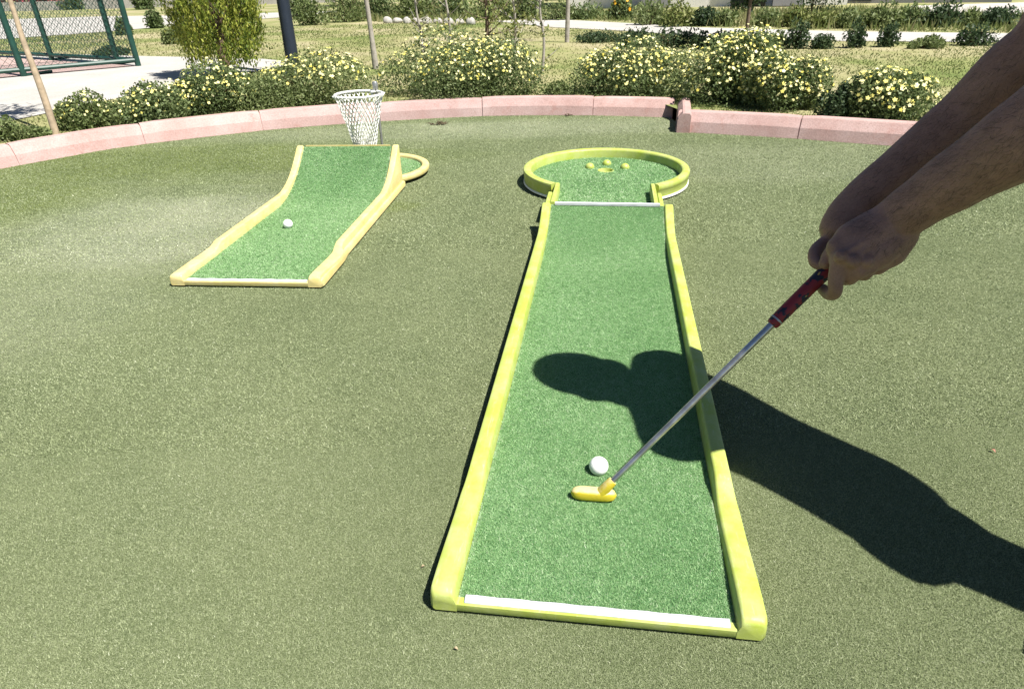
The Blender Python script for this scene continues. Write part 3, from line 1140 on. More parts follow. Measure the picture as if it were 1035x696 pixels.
bush('flower_bush', 'cream flowered bush left of the kerb corner stone', 'bush', 584, 692, 48, 100, M_BUSH, 6800, 0.028, 260, 0.033, seed=27, group=FG, top_bias=0.4)
bush('flower_bush', 'tallest bush, thick with cream and yellow blooms, right behind the kerb corner stone', 'bush', 668, 784, 37, 107, M_BUSH, 9000, 0.028, 430, 0.034, seed=28, group=FG, top_bias=0.3)
bush('flower_bush', 'yellow flowered bush leaning on the right side of the tallest bush', 'bush', 752, 828, 60, 113, M_BUSH, 5200, 0.028, 230, 0.034, seed=29, group=FG, top_bias=0.2)
bush('flower_bush', 'small round yellow flowered bush standing alone left of the arms', 'bush', 850, 930, 75, 123, M_BUSH, 5200, 0.028, 190, 0.036, seed=30, group=FG, top_bias=0.3)
bush('small_shrub', 'small dark shrub without blooms left of the lone yellow flowered bush', 'bush', 826, 864, 88, 122, M_DARK, 1300, 0.03, 0, seed=31)
bush('leafy_plant', 'low green plants at the far left end of the kerb', 'plant', -8, 22, 119, 144, M_BUSHL, 700, 0.035, 0, seed=32)
bush('leafy_plant', 'low weedy green plants around the foot of the pale leaning trunk', 'plant', 20, 56, 127, 141, M_BUSHL, 380, 0.03, 0, seed=33, stems=4)


def conifer(name, label, base, rad, height, seed, ntuft, mat=M_CON, trunk_h=0.12, group=None, leaf=0.022):
    root = empty(name, base)
    tag(root, label, 'tree', group)
    r_ = np.random.default_rng(seed)
    per = 170
    npl = max(40, ntuft * 44 // per)
    tz = r_.uniform(0.0, 1, npl) ** 1.1
    pr = np.minimum(1.0, 0.92 + tz * 0.8) * np.minimum(1.0, (1.03 - tz) ** 0.5 * 1.35)
    ang = r_.uniform(0, 2 * np.pi, npl)
    rr = rad * pr * np.where(r_.uniform(0, 1, npl) < 0.8, r_.uniform(0.62, 0.92, npl), r_.uniform(0.1, 0.6, npl))
    c = np.stack([rr * np.cos(ang), rr * np.sin(ang), trunk_h + tz * (height - trunk_h) * 0.9], 1)
    out = np.stack([np.cos(ang), np.sin(ang), np.zeros(npl)], 1)
    axis_ = out * r_.uniform(0.05, 0.30, npl)[:, None] + np.array([0, 0, 1.0]) + r_.normal(size=(npl, 3)) * 0.14
    axis_ /= np.linalg.norm(axis_, axis=1)[:, None]
    plen = r_.uniform(0.40, 0.85, npl) * rad
    tt_ = r_.uniform(-0.15, 1, (npl, per)) ** 1
    wid = 0.145 * rad * np.clip(1.05 - tt_, 0.05, 1) ** 0.7
    off = r_.normal(size=(npl, per, 3)) * wid[:, :, None] * 0.75
    p = (c[:, None, :] + axis_[:, None, :] * (tt_ * plen[:, None])[:, :, None] + off).reshape(-1, 3)
    tint = np.clip(r_.uniform(-0.20, 1.1, npl)[:, None] * 0.9 + 0.30 * tt_, 0, 1).reshape(-1)
    dirs = np.repeat(axis_, per, 0)
    ok = p[:, 2] > 0.02
    quad_mesh('foliage', leaf_quads(p[ok], leaf * rad / 0.4, 0.2, 2.6, dirs[ok]), 4, mat, root, tint=tint[ok])
    mb = MB()
    mb.tube([(0, 0, -0.02), (0.01, 0, height * 0.35), (0, 0.01, height * 0.8)], [rad * 0.14, rad * 0.1, 0.01], 8)
    for k in range(9):
        a_ = r_.uniform(0, 6.28)
        z_ = 0.05 + r_.uniform(0, 0.5) * height
        mb.tube([(0, 0, z_), (rad * 0.6 * math.cos(a_), rad * 0.6 * math.sin(a_), z_ + rad * 0.9)], [0.012, 0.005], 5)
    mb.build('trunk', M_BARKD, root)
    return root


conifer('conifer_tree', 'yellow green bushy conifer between the court fence and the lamp post', gp(222, 82, GZ) + Vector((0, 0.25, 0)), 0.47, 1.9, 41, 950, leaf=0.032)
conifer('conifer_tree', 'slim green conifer farther back left of the bushy yellow green conifer', (-5.6, 14.0, GZ), 0.36, 2.6, 42, 600)


def sapling(name, label, base, trunk_pts, trad, nleaf, crown, lsize, mat, bark, seed, nb=14, cat='tree', group=None):
    """trunk_pts relative; crown = (z0,z1,radius)"""
    root = empty(name, base)
    tag(root, label, cat, group)
    rs = random.Random(seed)
    mb = MB()
    pts, rad = catmull_r([Vector(p) for p in trunk_pts], [trad * (1 - 0.55 * i / (len(trunk_pts) - 1)) * rs.uniform(0.93, 1.07) for i in range(len(trunk_pts))], 5)
    mb.tube(pts, rad, 10)
    br = MB()
    cents = []
    top = Vector(trunk_pts[-1])
    for k in range(nb):
        z = rs.uniform(crown[0], crown[1] * 0.9)
        # point on the trunk at this height
        s_ = min(pts, key=lambda q: abs(q.z - z))
        a_ = rs.uniform(0, 6.28)
        ln = crown[2] * rs.uniform(0.5, 1.1)
        e_ = s_ + Vector((math.cos(a_) * ln, math.sin(a_) * ln, ln * rs.uniform(0.2, 0.9)))
        m_ = s_.lerp(e_, 0.5) + Vector((0, 0, -0.04 * ln))
        br.tube([s_, m_, e_], [trad * 0.35, trad * 0.22, trad * 0.08], 5)
        for j in range(max(1, nleaf // nb)):
            t_ = rs.uniform(0.25, 1.05)
            q = s_.lerp(m_, t_ * 2) if t_ < 0.5 else m_.lerp(e_, t_ * 2 - 1)
            cents.append(q + Vector((rs.gauss(0, 1), rs.gauss(0, 1), rs.gauss(0, 1))) * 0.10 * crown[2])
    mb.build('trunk', bark, root)
    br.build('branch', bark, root)
    c = np.array([tuple(p) for p in cents])
    quad_mesh('crown', leaf_quads(c, lsize, -0.3, 2.0), 4, mat, root, tint=np.random.default_rng(seed).uniform(0, 1, len(c)))
    return root


# leaning pale trunk at the left
b0 = gp(57, 137, GZ)
tp = at(10, 0, (b0 - EYE).dot(FWD) - 0.26) - b0
sapling('young_tree', 'pale brown leaning trunk close behind the left kerb in front of the court fence', b0,
        [(0, 0, -0.03), tuple(tp * 0.35 + Vector((0.006, 0, 0))), tuple(tp * 0.7 + Vector((-0.004, 0, 0))), tuple(tp), tuple(tp * 2.0 + Vector((0, 0, 0.2)))], 0.026, 900, (1.6, 2.2, 0.55), 0.06, M_PALE, M_BARK, 51)
b0 = gp(380, 70, GZ)
sapling('young_tree', 'thin grey trunk on the dry lawn behind the net basket', b0, [(0, 0, -0.03), (-0.01, 0, 0.5), (-0.03, 0, 1.1), (-0.02, 0, 2.0)], 0.034, 700, (1.35, 2.3, 0.6), 0.06, M_PALE, M_BARKG, 52)
b0 = gp(573, 43, GZ)
sapling('young_tree', 'thin pale trunk between the two largest flower bushes, by the far path', b0, [(0, 0, -0.03), (0.01, 0, 0.6), (0.01, 0, 1.2), (0.0, 0, 2.2)], 0.036, 700, (1.4, 2.3, 0.6), 0.06, M_PALE, M_BARKG, 53)
b0 = gp(752, 50, GZ)
sapling('young_tree', 'small dark leafed tree on a thin brown trunk behind the tallest flower bush', b0, [(0, 0, -0.03), (0.0, 0, 0.3), (0.0, 0, 0.8), (0.0, 0, 1.7)], 0.03, 4200, (0.42, 1.7, 0.26), 0.045, M_DARK, M_BARKD, 54, 34)
# airy saplings with thin stems behind the dome bush
for i, (px, py, zt, lab, nl, wd) in enumerate([
        (428, 76, 0.95, 'thin drooping sapling rising at the left edge of the dome shaped flower bush', 110, 0.22),
        (455, 62, 1.2, 'airy pale green sapling behind the left half of the dome shaped flower bush', 300, 0.34),
        (492, 50, 1.4, 'airy sapling with a brown trunk behind the middle of the dome shaped flower bush', 560, 0.5),
        (520, 58, 1.2, 'yellow green wispy sapling behind the right half of the dome shaped flower bush', 420, 0.4),
        (548, 72, 0.85, 'wispy low sapling above the small light green bush', 110, 0.22)]):
    b0 = gp(px, py, GZ)
    sapling('sapling', lab, b0, [(0, 0, -0.03), (0.02, 0, zt * 0.35), (-0.02, 0.0, zt * 0.7), (0.01, 0, zt * 1.1)], 0.017 if i != 2 else 0.03, nl, (0.12, zt * 1.05, wd), 0.055, M_PALE, M_BARKG if i != 2 else M_BARKD, 60 + i, 16 + nl // 30, 'tree', 'wispy saplings behind the flower bush')

# dark plants along the near edge of the right path
RB = 'dark shrubs along the near edge of the right path'
rose = [(583, 624, 32, 44, 'leafy dark shrub just right of the thin pale trunk by the far path'),
        (622, 660, 30, 48, 'dark shrub behind the cream flowered bush left of the kerb corner stone'),
        (655, 705, 30, 49, 'broad dark shrub above the left shoulder of the tallest flower bush'),
        (698, 722, 34, 50, 'narrow dark shrub rising over the middle of the tallest flower bush'),
        (716, 748, 33, 51, 'dark shrub just left of the thin brown trunk'),
        (757, 778, 34, 50, 'shrub just right of the thin brown trunk, at the path edge'),
        (775, 796, 33, 49, 'pale tipped shrub two places right of the thin brown trunk'),
        (792, 816, 22, 50, 'tall dark green shrub at the path edge above the yellow flowered bush'),
        (820, 840, 36, 50, 'low thin shrub standing alone on the path edge right of the tall dark shrub'),
        (852, 872, 24, 49, 'spindly shrub on the path edge above the lone yellow flowered bush'),
        (884, 906, 26, 48, 'upright green shrub on the path edge left of the grassy tuft'),
        (966, 1000, 27, 47, 'dark shrub on the path edge nearest the upper arm'),
        (918, 950, 38, 50, 'round grassy tuft on the path edge beside the bare soil patch')]
for i, (xl, xr, yt, yb, lab) in enumerate(rose):
    dn = 500 + int((xr - xl) * 18)
    bush('path_shrub', lab, 'shrub', xl, xr, yt, yb, M_DARK if i not in (12, 6) else M_BUSHL, int(dn * 0.42), 0.060, 0, seed=70 + i, group=RB, depth=0.7, stems=6, lobes=14, up=0.6, aspect=2.4)
# planting between the right path and the buildings
PB = 'planting between the far path and the buildings'
far = [(572, 612, 4, 20, M_BUSH, 'green shrub at the far side of the path left of the orange flowers'),
       (545, 580, 2, 21, M_BUSHL, 'pale shrub behind the thin pale trunk on the far side of the path'),
       (640, 672, 2, 26, M_BUSHL, 'loose shrub in front of the white wall'),
       (668, 700, 2, 28, M_PALE, 'yellowish shrub in front of the grey pillar'),
       (698, 724, 9, 27, M_DARK, 'dark green shrub right of the grey pillar'),
       (722, 742, 12, 27, M_BUSHL, 'pale low shrub left of the small dark leafed tree'),
       (758, 790, 10, 27, M_BUSHL, 'pale low shrub right of the small dark leafed tree'),
       (786, 815, 8, 28, M_PALE, 'straw coloured shrub below the large dark bush'),
       (800, 846, -26, 15, M_DARK, 'large dark bush whose lower leaves hang before the grey building'),
       (815, 850, 12, 29, M_PALE, 'straw coloured shrub beside the path before the grey wall'),
       (846, 880, 10, 29, M_BUSHL, 'grassy shrub below the left end of the grey wall'),
       (878, 910, 5, 29, M_BUSHL, 'grassy shrub below the middle of the grey wall'),
       (906, 934, 6, 28, M_BUSH, 'green shrub below the right end of the grey wall'),
       (934, 968, 2, 28, M_DARK, 'dark pointed shrub left of the pale gravel yard'),
       (966, 990, 12, 27, M_BUSHL, 'low pale shrub at the edge of the gravel yard'),
       (990, 1022, 8, 27, M_DARK, 'spreading dark shrub before the pale gravel yard')]
for i, (xl, xr, yt, yb, mt, lab) in enumerate(far):
    bush('border_shrub', lab, 'shrub', xl, xr, yt, yb, mt, 420, 0.10, 0, seed=90 + i, group=PB, depth=0.7, stems=6, lobes=14, up=0.8, aspect=2.8)
bush('orange_flower_plant', 'plant with orange yellow flowers at the far side of the path', 'plant', 616, 638, -4, 20, M_BUSH, 900, 0.08, 18, 0.10, M_ORANGE, seed=111, depth=0.6, lobes=5)
bx = [(300, 332, -4, 26, M_BUSHL, 'pale green shrub just right of the lamp post'),
      (288, 318, -10, 20, M_BUSH, 'darker shrub behind the lamp post'),
      (330, 372, -14, 23, M_BUSHL, 'broad pale shrub left of the thin grey trunk'),
      (368, 402, -16, 19, M_BUSH, 'dark green shrub behind the thin grey trunk'),
      (398, 440, -8, 19, M_BUSHL, 'green shrub above the row of white stones'),
      (436, 478, -10, 18, M_BUSH, 'bushy green shrub at the right end of the white stones'),
      (240, 262, 2, 24, M_PALE, 'thin dry shrub right of the bushy yellow green conifer'),
      (478, 520, -10, 20, M_BUSHL, 'leafy shrub far behind the airy saplings'),
      (515, 550, -8, 20, M_BUSH, 'green shrub far behind the wispy saplings'),
      (64, 88, -12, 10, M_BUSH, 'bushy green tree seen through the court fence'),
      (118, 134, 20, 36, M_BUSH, 'small green shrub seen beside the corner post of the court fence'),
      (96, 128, 48, 57, M_DARK, 'low dark weed at the path edge behind the court fence'),
      (150, 166, 12, 29, M_BUSH, 'small upright shrub on the far path left of the conifers'),
      (166, 182, 30, 45, M_BUSHL, 'small loose shrub on the grass left of the bushy conifer'),
      (136, 158, -14, 10, M_BUSH, 'dark round bush far behind the corner of the court fence')]
for i, (xl, xr, yt, yb, mt, lab) in enumerate(bx):
    zc_ = (gp((xl + xr) / 2, yb, GZ) - EYE).dot(FWD)
    bush('garden_shrub', lab, 'shrub', xl, xr, yt, yb, mt, 600, 0.0065 * zc_, 0, seed=120 + i, group='shrubs at the back of the lawn', depth=0.7, stems=6, lobes=14, up=0.6, aspect=2.4)
# red flowered hedge and its white kerb far left
hr = MB()
p0, p1 = Vector((-46, 41, GZ)), Vector((-9, 38, GZ))
n_ = 5000
t_ = rng.uniform(0, 1, n_)
pts_ = np.stack([p0.x + (p1.x - p0.x) * t_, p0.y + (p1.y - p0.y) * t_ + rng.normal(0, 0.4, n_), GZ + rng.uniform(0.1, 1.5, n_) * (0.85 + 0.2 * np.sin(t_ * 60))], 1)
ho = quad_mesh('flower_hedge', leaf_quads(pts_, 0.34, 0.2, 1.5), 4, M_RED, loc=(-27, 39.5, GZ))
tag(ho, 'long reddish flowering hedge across the far left background', 'hedge')
hw = MB()
hw.box((-28, 37.6, 0.28), (40, 0.25, 0.40), Matrix.Rotation(math.atan2(-3, 37), 3, 'Z'))
tag(hw.build('low_wall', M_STONE, smooth=False, loc=(-28, 37.6, 0.09)), 'low white wall in front of the far reddish hedge', 'wall')
# white stones edging the lawn at the back
a, b = gp(392, 23.5, GZ), gp(476, 25.0, GZ)
for k in range(9):
    t_ = k / 8
    p = a.lerp(b, t_)
    mb = MB()
    mb.ball((0, 0, 0.045), 0.115, 10, 8, (1.0 + 0.12 * math.sin(k * 2.3), 0.8, 0.75 + 0.12 * math.cos(k * 3.1)))
    for i_, v_ in enumerate(mb.v):
        nn = mnoise.noise(Vector(v_) * 6 + Vector((k * 9, 0, 0)))
        mb.v[i_] = tuple(Vector(v_) * (1 + 0.18 * nn))
    o = mb.build('edging_stone', M_STONE, angle=30)
    o.location = p
    tag(o, 'white edging stone in the row at the back of the dry lawn', 'stone', 'white edging stones in a row')

# dense background trees beyond the frame's top edge
for i, (x, y, r_, h_) in enumerate([(-2.5, 26, 1.3, 4), (0.6, 23.5, 1.1, 3.2), (-6.0, 30, 1.5, 4.4), (2.4, 30, 1.5, 4.5)]):
    conifer('conifer_tree', ['full green conifer at the back of the lawn behind the white stones', 'green conifer at the back behind the thin pale trunk',
                             'tall conifer at the back right of the bushy yellow green conifer', 'far conifer behind the orange yellow flowers'][i], (x, y, GZ), r_, h_, 140 + i, 300, M_BUSH, 0.1, 'conifers at the back of the lawn', 0.03)

# lawn grass
n_ = 150000
yy = 4.3 + (rng.uniform(0, 1, n_) ** 1.7) * 13
xx = rng.uniform(-0.85, 0.95, n_) * (yy + 0.5)
keep = in_poly(xx, yy, lawn_poly)
for pl in (path_poly, path2_poly, rpath_poly, court_poly, gravel_poly):
    keep &= ~in_poly(xx, yy, pl)
# stay off the kerbs
kp = np.array(KL + KR)
for (xa, ya), (xb, yb_) in list(zip(KL, KL[1:])) + list(zip(KR, KR[1:])):
    dx, dy = xb - xa, yb_ - ya
    tt = np.clip(((xx - xa) * dx + (yy - ya) * dy) / (dx * dx + dy * dy), 0, 1)
    keep &= np.hypot(xx - xa - tt * dx, yy - ya - tt * dy) > 0.15
xx, yy = xx[keep], yy[keep]
nv = np.array([mnoise.noise(Vector((x * 0.7, y * 0.7, 3.1))) for x, y in zip(xx, yy)])
keep = rng.uniform(0, 1, len(xx)) < np.clip(0.75 - nv * 1.1, 0.12, 1)
xx, yy, nv = xx[keep], yy[keep], nv[keep]
k = len(xx)
hgt = rng.uniform(0.006, 0.022, k) * (1 + 0.04 * yy)
ang = rng.uniform(0, 2 * np.pi, k)
wd = 0.0035 + 0.0005 * yy
lx, ly = rng.normal(0, 0.5, k) * hgt, rng.normal(0, 0.5, k) * hgt
g = np.empty((k, 3, 3))
g[:, 0] = np.stack([xx - wd * np.cos(ang), yy - wd * np.sin(ang), np.full(k, GZ - 0.002)], 1)
g[:, 1] = np.stack([xx + wd * np.cos(ang), yy + wd * np.sin(ang), np.full(k, GZ - 0.002)], 1)
g[:, 2] = np.stack([xx + lx, yy + ly, GZ + hgt], 1)
go = quad_mesh('lawn_grass', g.reshape(-1, 3), 3, M_GRASS, tint=np.clip(0.48 + nv * 1.4, 0, 1))
tag(go, 'short dry grass growing on the lawn behind the kerb', 'grass', kind='stuff')

verge = [(1.4, 17.0), (2.9, 14.9), (3.6, 13.4), (5.5, 11.65), (7.1, 10.55), (14, 7.4), (16, 9.5), (10.2, 13.0), (8.4, 14.2), (8.5, 17.5), (5.0, 17.6), (2.6, 20)]
verge2 = [(-5.0, 20.0), (-3.0, 17.9), (-0.9, 16.9), (0.4, 17.2), (0.2, 22), (-5.0, 26)]
gs, ts = [], []
for poly, cnt in ((verge, 14000), (verge2, 7000)):
    pa = np.array(poly)
    x_ = rng.uniform(pa[:, 0].min(), pa[:, 0].max(), cnt * 2)
    y_ = rng.uniform(pa[:, 1].min(), pa[:, 1].max(), cnt * 2)
    kk_ = in_poly(x_, y_, poly)
    x_, y_ = x_[kk_][:cnt], y_[kk_][:cnt]
    nz_ = np.array([mnoise.noise(Vector((q * 0.8, r_ * 0.8, 7.7))) for q, r_ in zip(x_, y_)])
    h_ = rng.uniform(0.06, 0.22, len(x_)) * (0.9 + nz_)
    a_ = rng.uniform(0, 6.28, len(x_))
    q_ = np.empty((len(x_), 3, 3))
    q_[:, 0] = np.stack([x_ - 0.016 * np.cos(a_), y_ - 0.016 * np.sin(a_), np.full(len(x_), GZ)], 1)
    q_[:, 1] = np.stack([x_ + 0.016 * np.cos(a_), y_ + 0.016 * np.sin(a_), np.full(len(x_), GZ)], 1)
    q_[:, 2] = np.stack([x_ + rng.normal(0, 0.3, len(x_)) * h_, y_ + rng.normal(0, 0.3, len(x_)) * h_, GZ + h_], 1)
    gs.append(q_.reshape(-1, 3))
    ts.append(np.clip(0.45 + nz_, 0, 1))
vo = quad_mesh('verge_grass', np.concatenate(gs), 3, M_GRASS, tint=np.concatenate(ts))
tag(vo, 'tall dry grass of the planting strips beyond the far path', 'grass', kind='stuff')

# ------------------------------------------------------------------ court fence
C0 = Vector((-4.775, 9.387, 0.10))
A1 = Vector((-5.766, 8.589, 0.10))
A2 = C0 + (A1 - C0) * 2.1
B1 = Vector((-5.16, 9.63, 0.10))
B2 = Vector((-6.553, 10.488, 0.10))
B3 = B2 + (B2 - B1)
froot = empty('court_fence', C0)
tag(froot, 'dark green chain link court fence at the top left corner', 'fence')
FH = 3.0
for p in (C0, A1, A2, B1, B2, B3):
    mb = MB()
    mb.tube([p - C0 + Vector((0, 0, -0.03)), p - C0 + Vector((0, 0, FH))], 0.036, 10)
    mb.build('post', M_FENCE, froot)
for p, dv in ((B1, Vector((0.16, 0.22, 0))), (B2, Vector((0.16, 0.22, 0))), (A1, Vector((0.2, 0.24, 0)))):  # low dark bars on the ground in place of the posts' diagonal shadow lines
    mb = MB()
    mb.tube([p - C0 + Vector((0, 0, 0.01)), p - C0 + dv + Vector((0, 0, 0.02))], 0.016, 6)
    mb.build('shadow_bar', M_FENCE, froot)
for p, q in ((A2, C0), (C0, B3)):
    for z in (0.07, 1.5, 2.95):
        mb = MB()
        mb.tube([p - C0 + Vector((0, 0, z)), q - C0 + Vector((0, 0, z))], 0.026, 8)
        mb.build('rail', M_FENCE, froot)
    mb = MB()
    L = (q - p).length
    d = (q - p).normalized()
    pitch = 0.075
    H = 2.86
    kk = int((L + H) / pitch) + 1
    for i in range(kk):
        o_ = i * pitch
        for sgn in (1, -1):
            # line u = o_ - z (or mirrored), clip to 0..L
            z0, z1 = max(0, o_ - L), min(H, o_)
            if z1 <= z0:
                continue
            u0, u1 = o_ - z0, o_ - z1
            if sgn < 0:
                u0, u1 = L - u0, L - u1
            mb.tube([p - C0 + d * u0 + Vector((0, 0, 0.08 + z0)), p - C0 + d * u1 + Vector((0, 0, 0.08 + z1))], 0.0026, 3, False)
    mb.build('wire_mesh', M_FENCE, froot)

# lamp post
lp = gp(298, 76, GZ)
lroot = empty('lamp_post', lp)
tag(lroot, 'dark blue lamp post rising behind the wide leafy bush', 'lamp post')
mb = MB()
lean = at(281, -30, (lp - EYE).dot(FWD) - 0.43) - lp
mb.tube([(0, 0, -0.02), tuple(lean * 0.5), tuple(lean), tuple(lean * 2.6)], [0.072, 0.068, 0.064, 0.05], 14)
mb.build('pole', M_LAMP, lroot)
mb = MB()
mb.lathe([(0.13, 0), (0.13, 0.02), (0.075, 0.05), (0.073, 0.09)], (0, 0, 0), 16)
mb.build('base_plate', M_LAMP, lroot)
mb = MB()
mb.lathe([(0.05, -0.02), (0.10, 0.02), (0.20, 0.18), (0.20, 0.2), (0.05, 0.28)], tuple(lean * 2.6), 16)
mb.build('lamp_head', M_LAMP, lroot)

# buildings at the back right
broot = empty('white_building', (6.2, 21.5, GZ))
tag(broot, 'white walled building with a grey pillar at the back', 'building')
mb = MB()
mb.box((-0.4, 1.0, 1.7), (7.6, 4.0, 3.4))
mb.box((-0.4, 0.9, 3.5), (8.0, 4.6, 0.2))
mb.build('wall', M_WALLW, broot, smooth=False)
for x in (-1.55, 1.9):
    mb = MB()
    mb.box((x, -1.35, 1.7), (0.75, 0.5, 3.36))
    mb.build('pillar', M_WALLG, broot, smooth=False)
mb = MB()
mb.box((0.9, -0.99, 1.0), (0.9, 0.06, 2.0))
mb.build('door', M_GLASS, broot, smooth=False)
broot.rotation_euler[2] = R(-18)
groot = empty('grey_building', (11.0, 20.2, GZ))
tag(groot, 'grey walled building at the back right beside the gravel yard', 'building')
mb = MB()
mb.box((0, 1.0, 1.6), (4.8, 3.6, 3.2))
mb.box((0, 1.0, 3.3), (5.2, 4.0, 0.2))
mb.build('wall', M_WALLG, groot, smooth=False)
mb = MB()
mb.box((-1.2, -0.81, 1.05), (0.9, 0.04, 2.0))
mb.build('door', M_GLASS, groot, smooth=False)
groot.rotation_euler[2] = R(-30)

# ------------------------------------------------------------------ putter
heel = gp(618, 487, 0.075)
hand_c = at(833, 276, 1.262)
axis = (hand_c - heel).normalized()
grip_lo = at(781, 329, None or 1.0)
# grip start: point of the shaft axis seen at (781,329)
best = min((i * 0.001 for i in range(1, 1200)), key=lambda s_: (lambda q: (q - EYE - ray(781, 329) * ((q - EYE).dot(FWD))).length)(heel + axis * s_))
proot = empty('putter', (heel.x, heel.y, 0.024))
tag(proot, 'putter with worn yellow head, steel shaft and dark red grip in both hands', 'putter')
PO = Vector((heel.x, heel.y, 0.024))
HC = heel - PO
GL = best
BUTT = GL + 0.255
mb = MB()
mb.tube([HC - axis * 0.012, HC + axis * (GL * 0.5), HC + axis * (GL + 0.02)], [0.0058, 0.0066, 0.0074], 16)
mb.build('shaft', M_CHROME, proot)
gb = MB()
gb.tube([Vector((0, 0, 0)), Vector((0, 0, 0.004)), Vector((0, 0, 0.03)), Vector((0, 0, 0.255))], [0.0098, 0.0122, 0.0128, 0.0150], 18)
g_o = gb.build('grip', M_GRIP, proot)
g_o.location = HC + axis * GL
g_o.rotation_mode = 'QUATERNION'
g_o.rotation_quaternion = axis.to_track_quat('Z', 'Y')
mb = MB()
mb.tube([HC + axis * (GL + 0.012), HC + axis * (GL + 0.0155)], 0.0131, 18)
mb.build('grip_ring', M_STEEL, proot)
# head: rounded bar, along image-horizontal
hl, hrr = gp(577, 498, 0.037), gp(623, 501.5, 0.037)
hd = (hrr - hl)
hd.z = 0
HLn = hd.length
hd.normalize()
hn = Vector((-hd.y, hd.x, 0))
hb = MB()
rings = []
N = 20
for i in range(N + 1):
    s_ = -1 + 2 * i / N
    k_ = max(0.02, (1 - abs(s_) ** 5)) ** 0.5
    c_ = (hl + hrr) / 2 + hd * (s_ * HLn * 0.5) - PO
    c_.z = 0.0155
    ring = []
    for q in range(20):
        a_ = 2 * math.pi * q / 20
        ca, sa = math.cos(a_), math.sin(a_)
        ring.append(c_ + hn * (0.0125 * k_ * math.copysign(abs(ca) ** 0.6, ca)) + Vector((0, 0, 0.0138 * k_ * math.copysign(abs(sa) ** 0.55, sa))))
    rings.append(ring)
hb.loft(rings, True, True)
hb.build('head', M_PUTY, proot, angle=60)
mb = MB()
n0 = (hl + hrr) / 2 + hd * (HLn * 0.17) - PO
n0.z = 0.020
mb.tube([n0, n0.lerp(HC, 0.5) + Vector((0, 0, 0.001)), HC, HC + axis * 0.004], [0.0125, 0.0115, 0.0105, 0.0095], 16, True)
mb.build('hosel', M_PUTY, proot)


# ------------------------------------------------------------------ the player
def remesh(mb, name, mat, voxel, it=4, parent=None, fac=0.5):
    o = mb.build(name + '_src', mat)
    md = o.modifiers.new('r', 'REMESH')
    md.mode = 'VOXEL'
    md.voxel_size = voxel
    md.adaptivity = 0
    if it:
        sm = o.modifiers.new('s', 'SMOOTH')
        sm.factor = fac
        sm.iterations = it
    dg = bpy.context.evaluated_depsgraph_get()
    dg.update()
    me = bpy.data.meshes.new_from_object(o.evaluated_get(dg))
    me.name = name
    bpy.data.objects.remove(o)
    me.materials.clear()
    me.materials.append(mat)
    me.polygons.foreach_set('use_smooth', [True] * len(me.polygons))
    ob = bpy.data.objects.new(name, me)
    col.objects.link(ob)
    if parent:
        ob.parent = parent
    return ob


BASE = Vector((1.13, 0.55, 0.0))
S = 1.15
V = Vector


def rel(p):
    return V(p) - BASE


body = MB()


def limb(pts, rad, n=18, sub=6, flat=None, mbx=None, rc=True):
    q, r_ = catmull_r([rel(p) for p in pts], rad, sub)
    (mbx or body).tube(q, r_, n, True, rc, flat)


NS, FS = V((0.905, 0.865, 1.135)), V((0.955, 1.185, 1.15))
SM = (NS + FS) / 2
SW = (FS - NS).normalized()
torso = [((1.205, 0.675, 0.86), 0.150, 0.105), ((1.195, 0.735, 0.95), 0.158, 0.118), ((1.135, 0.83, 1.03), 0.158, 0.115), ((1.07, 0.935, 1.09), 0.180, 0.122),
         ((1.005, 1.0, 1.125), 0.190, 0.125), ((0.955, 1.020, 1.15), 0.170, 0.105), ((0.925, 1.035, 1.165), 0.12, 0.080)]


def torso_rings(inf, sl=slice(None)):
    tt = torso[sl]
    ps = catmull([t_[0] for t_ in tt], 5)
    ra = catmull([(t_[1], t_[2], 0) for t_ in tt], 5)
    rings = []
    for i, p in enumerate(ps):
        t_ = (ps[min(i + 1, len(ps) - 1)] - ps[max(i - 1, 0)]).normalized()
        W = V((0.30, 0.95, 0)).lerp(SW, i / (len(ps) - 1)).normalized()
        D = t_.cross(W).normalized()
        rings.append([rel(p) + W * ((ra[i].x + inf) * math.cos(2 * math.pi * k / 24)) + D * ((ra[i].y + inf) * math.sin(2 * math.pi * k / 24)) for k in range(24)])
    return rings


body.loft(torso_rings(0), True, True)
# neck, shoulders
HEAD = V((0.822, 1.078, 1.315))
limb([(0.95, 1.015, 1.14), (0.895, 1.035, 1.20), (0.845, 1.055, 1.25)], [0.100, 0.088, 0.080])
limb([tuple(NS), tuple(SM), tuple(FS)], [0.078, 0.10, 0.078])
# head in its own frame: X right, Y forward(face), Z up
hu = V((-0.62, 0.30, 0.60)).normalized()
hf = (V((0.32, 1.45, 0.03)) - HEAD)
hf = (hf - hu * hf.dot(hu)).normalized()
hx = hf.cross(hu)
HM = Matrix((hx, hf, hu)).transposed()


def hp(x, y, z):
    return rel(HEAD + HM @ (V((x, y, z)) * S * 1.12))


def hball(c, r_, sc, mbx=None):
    (mbx or body).ball(hp(*c), r_ * S, 20, 14, sc, HM)


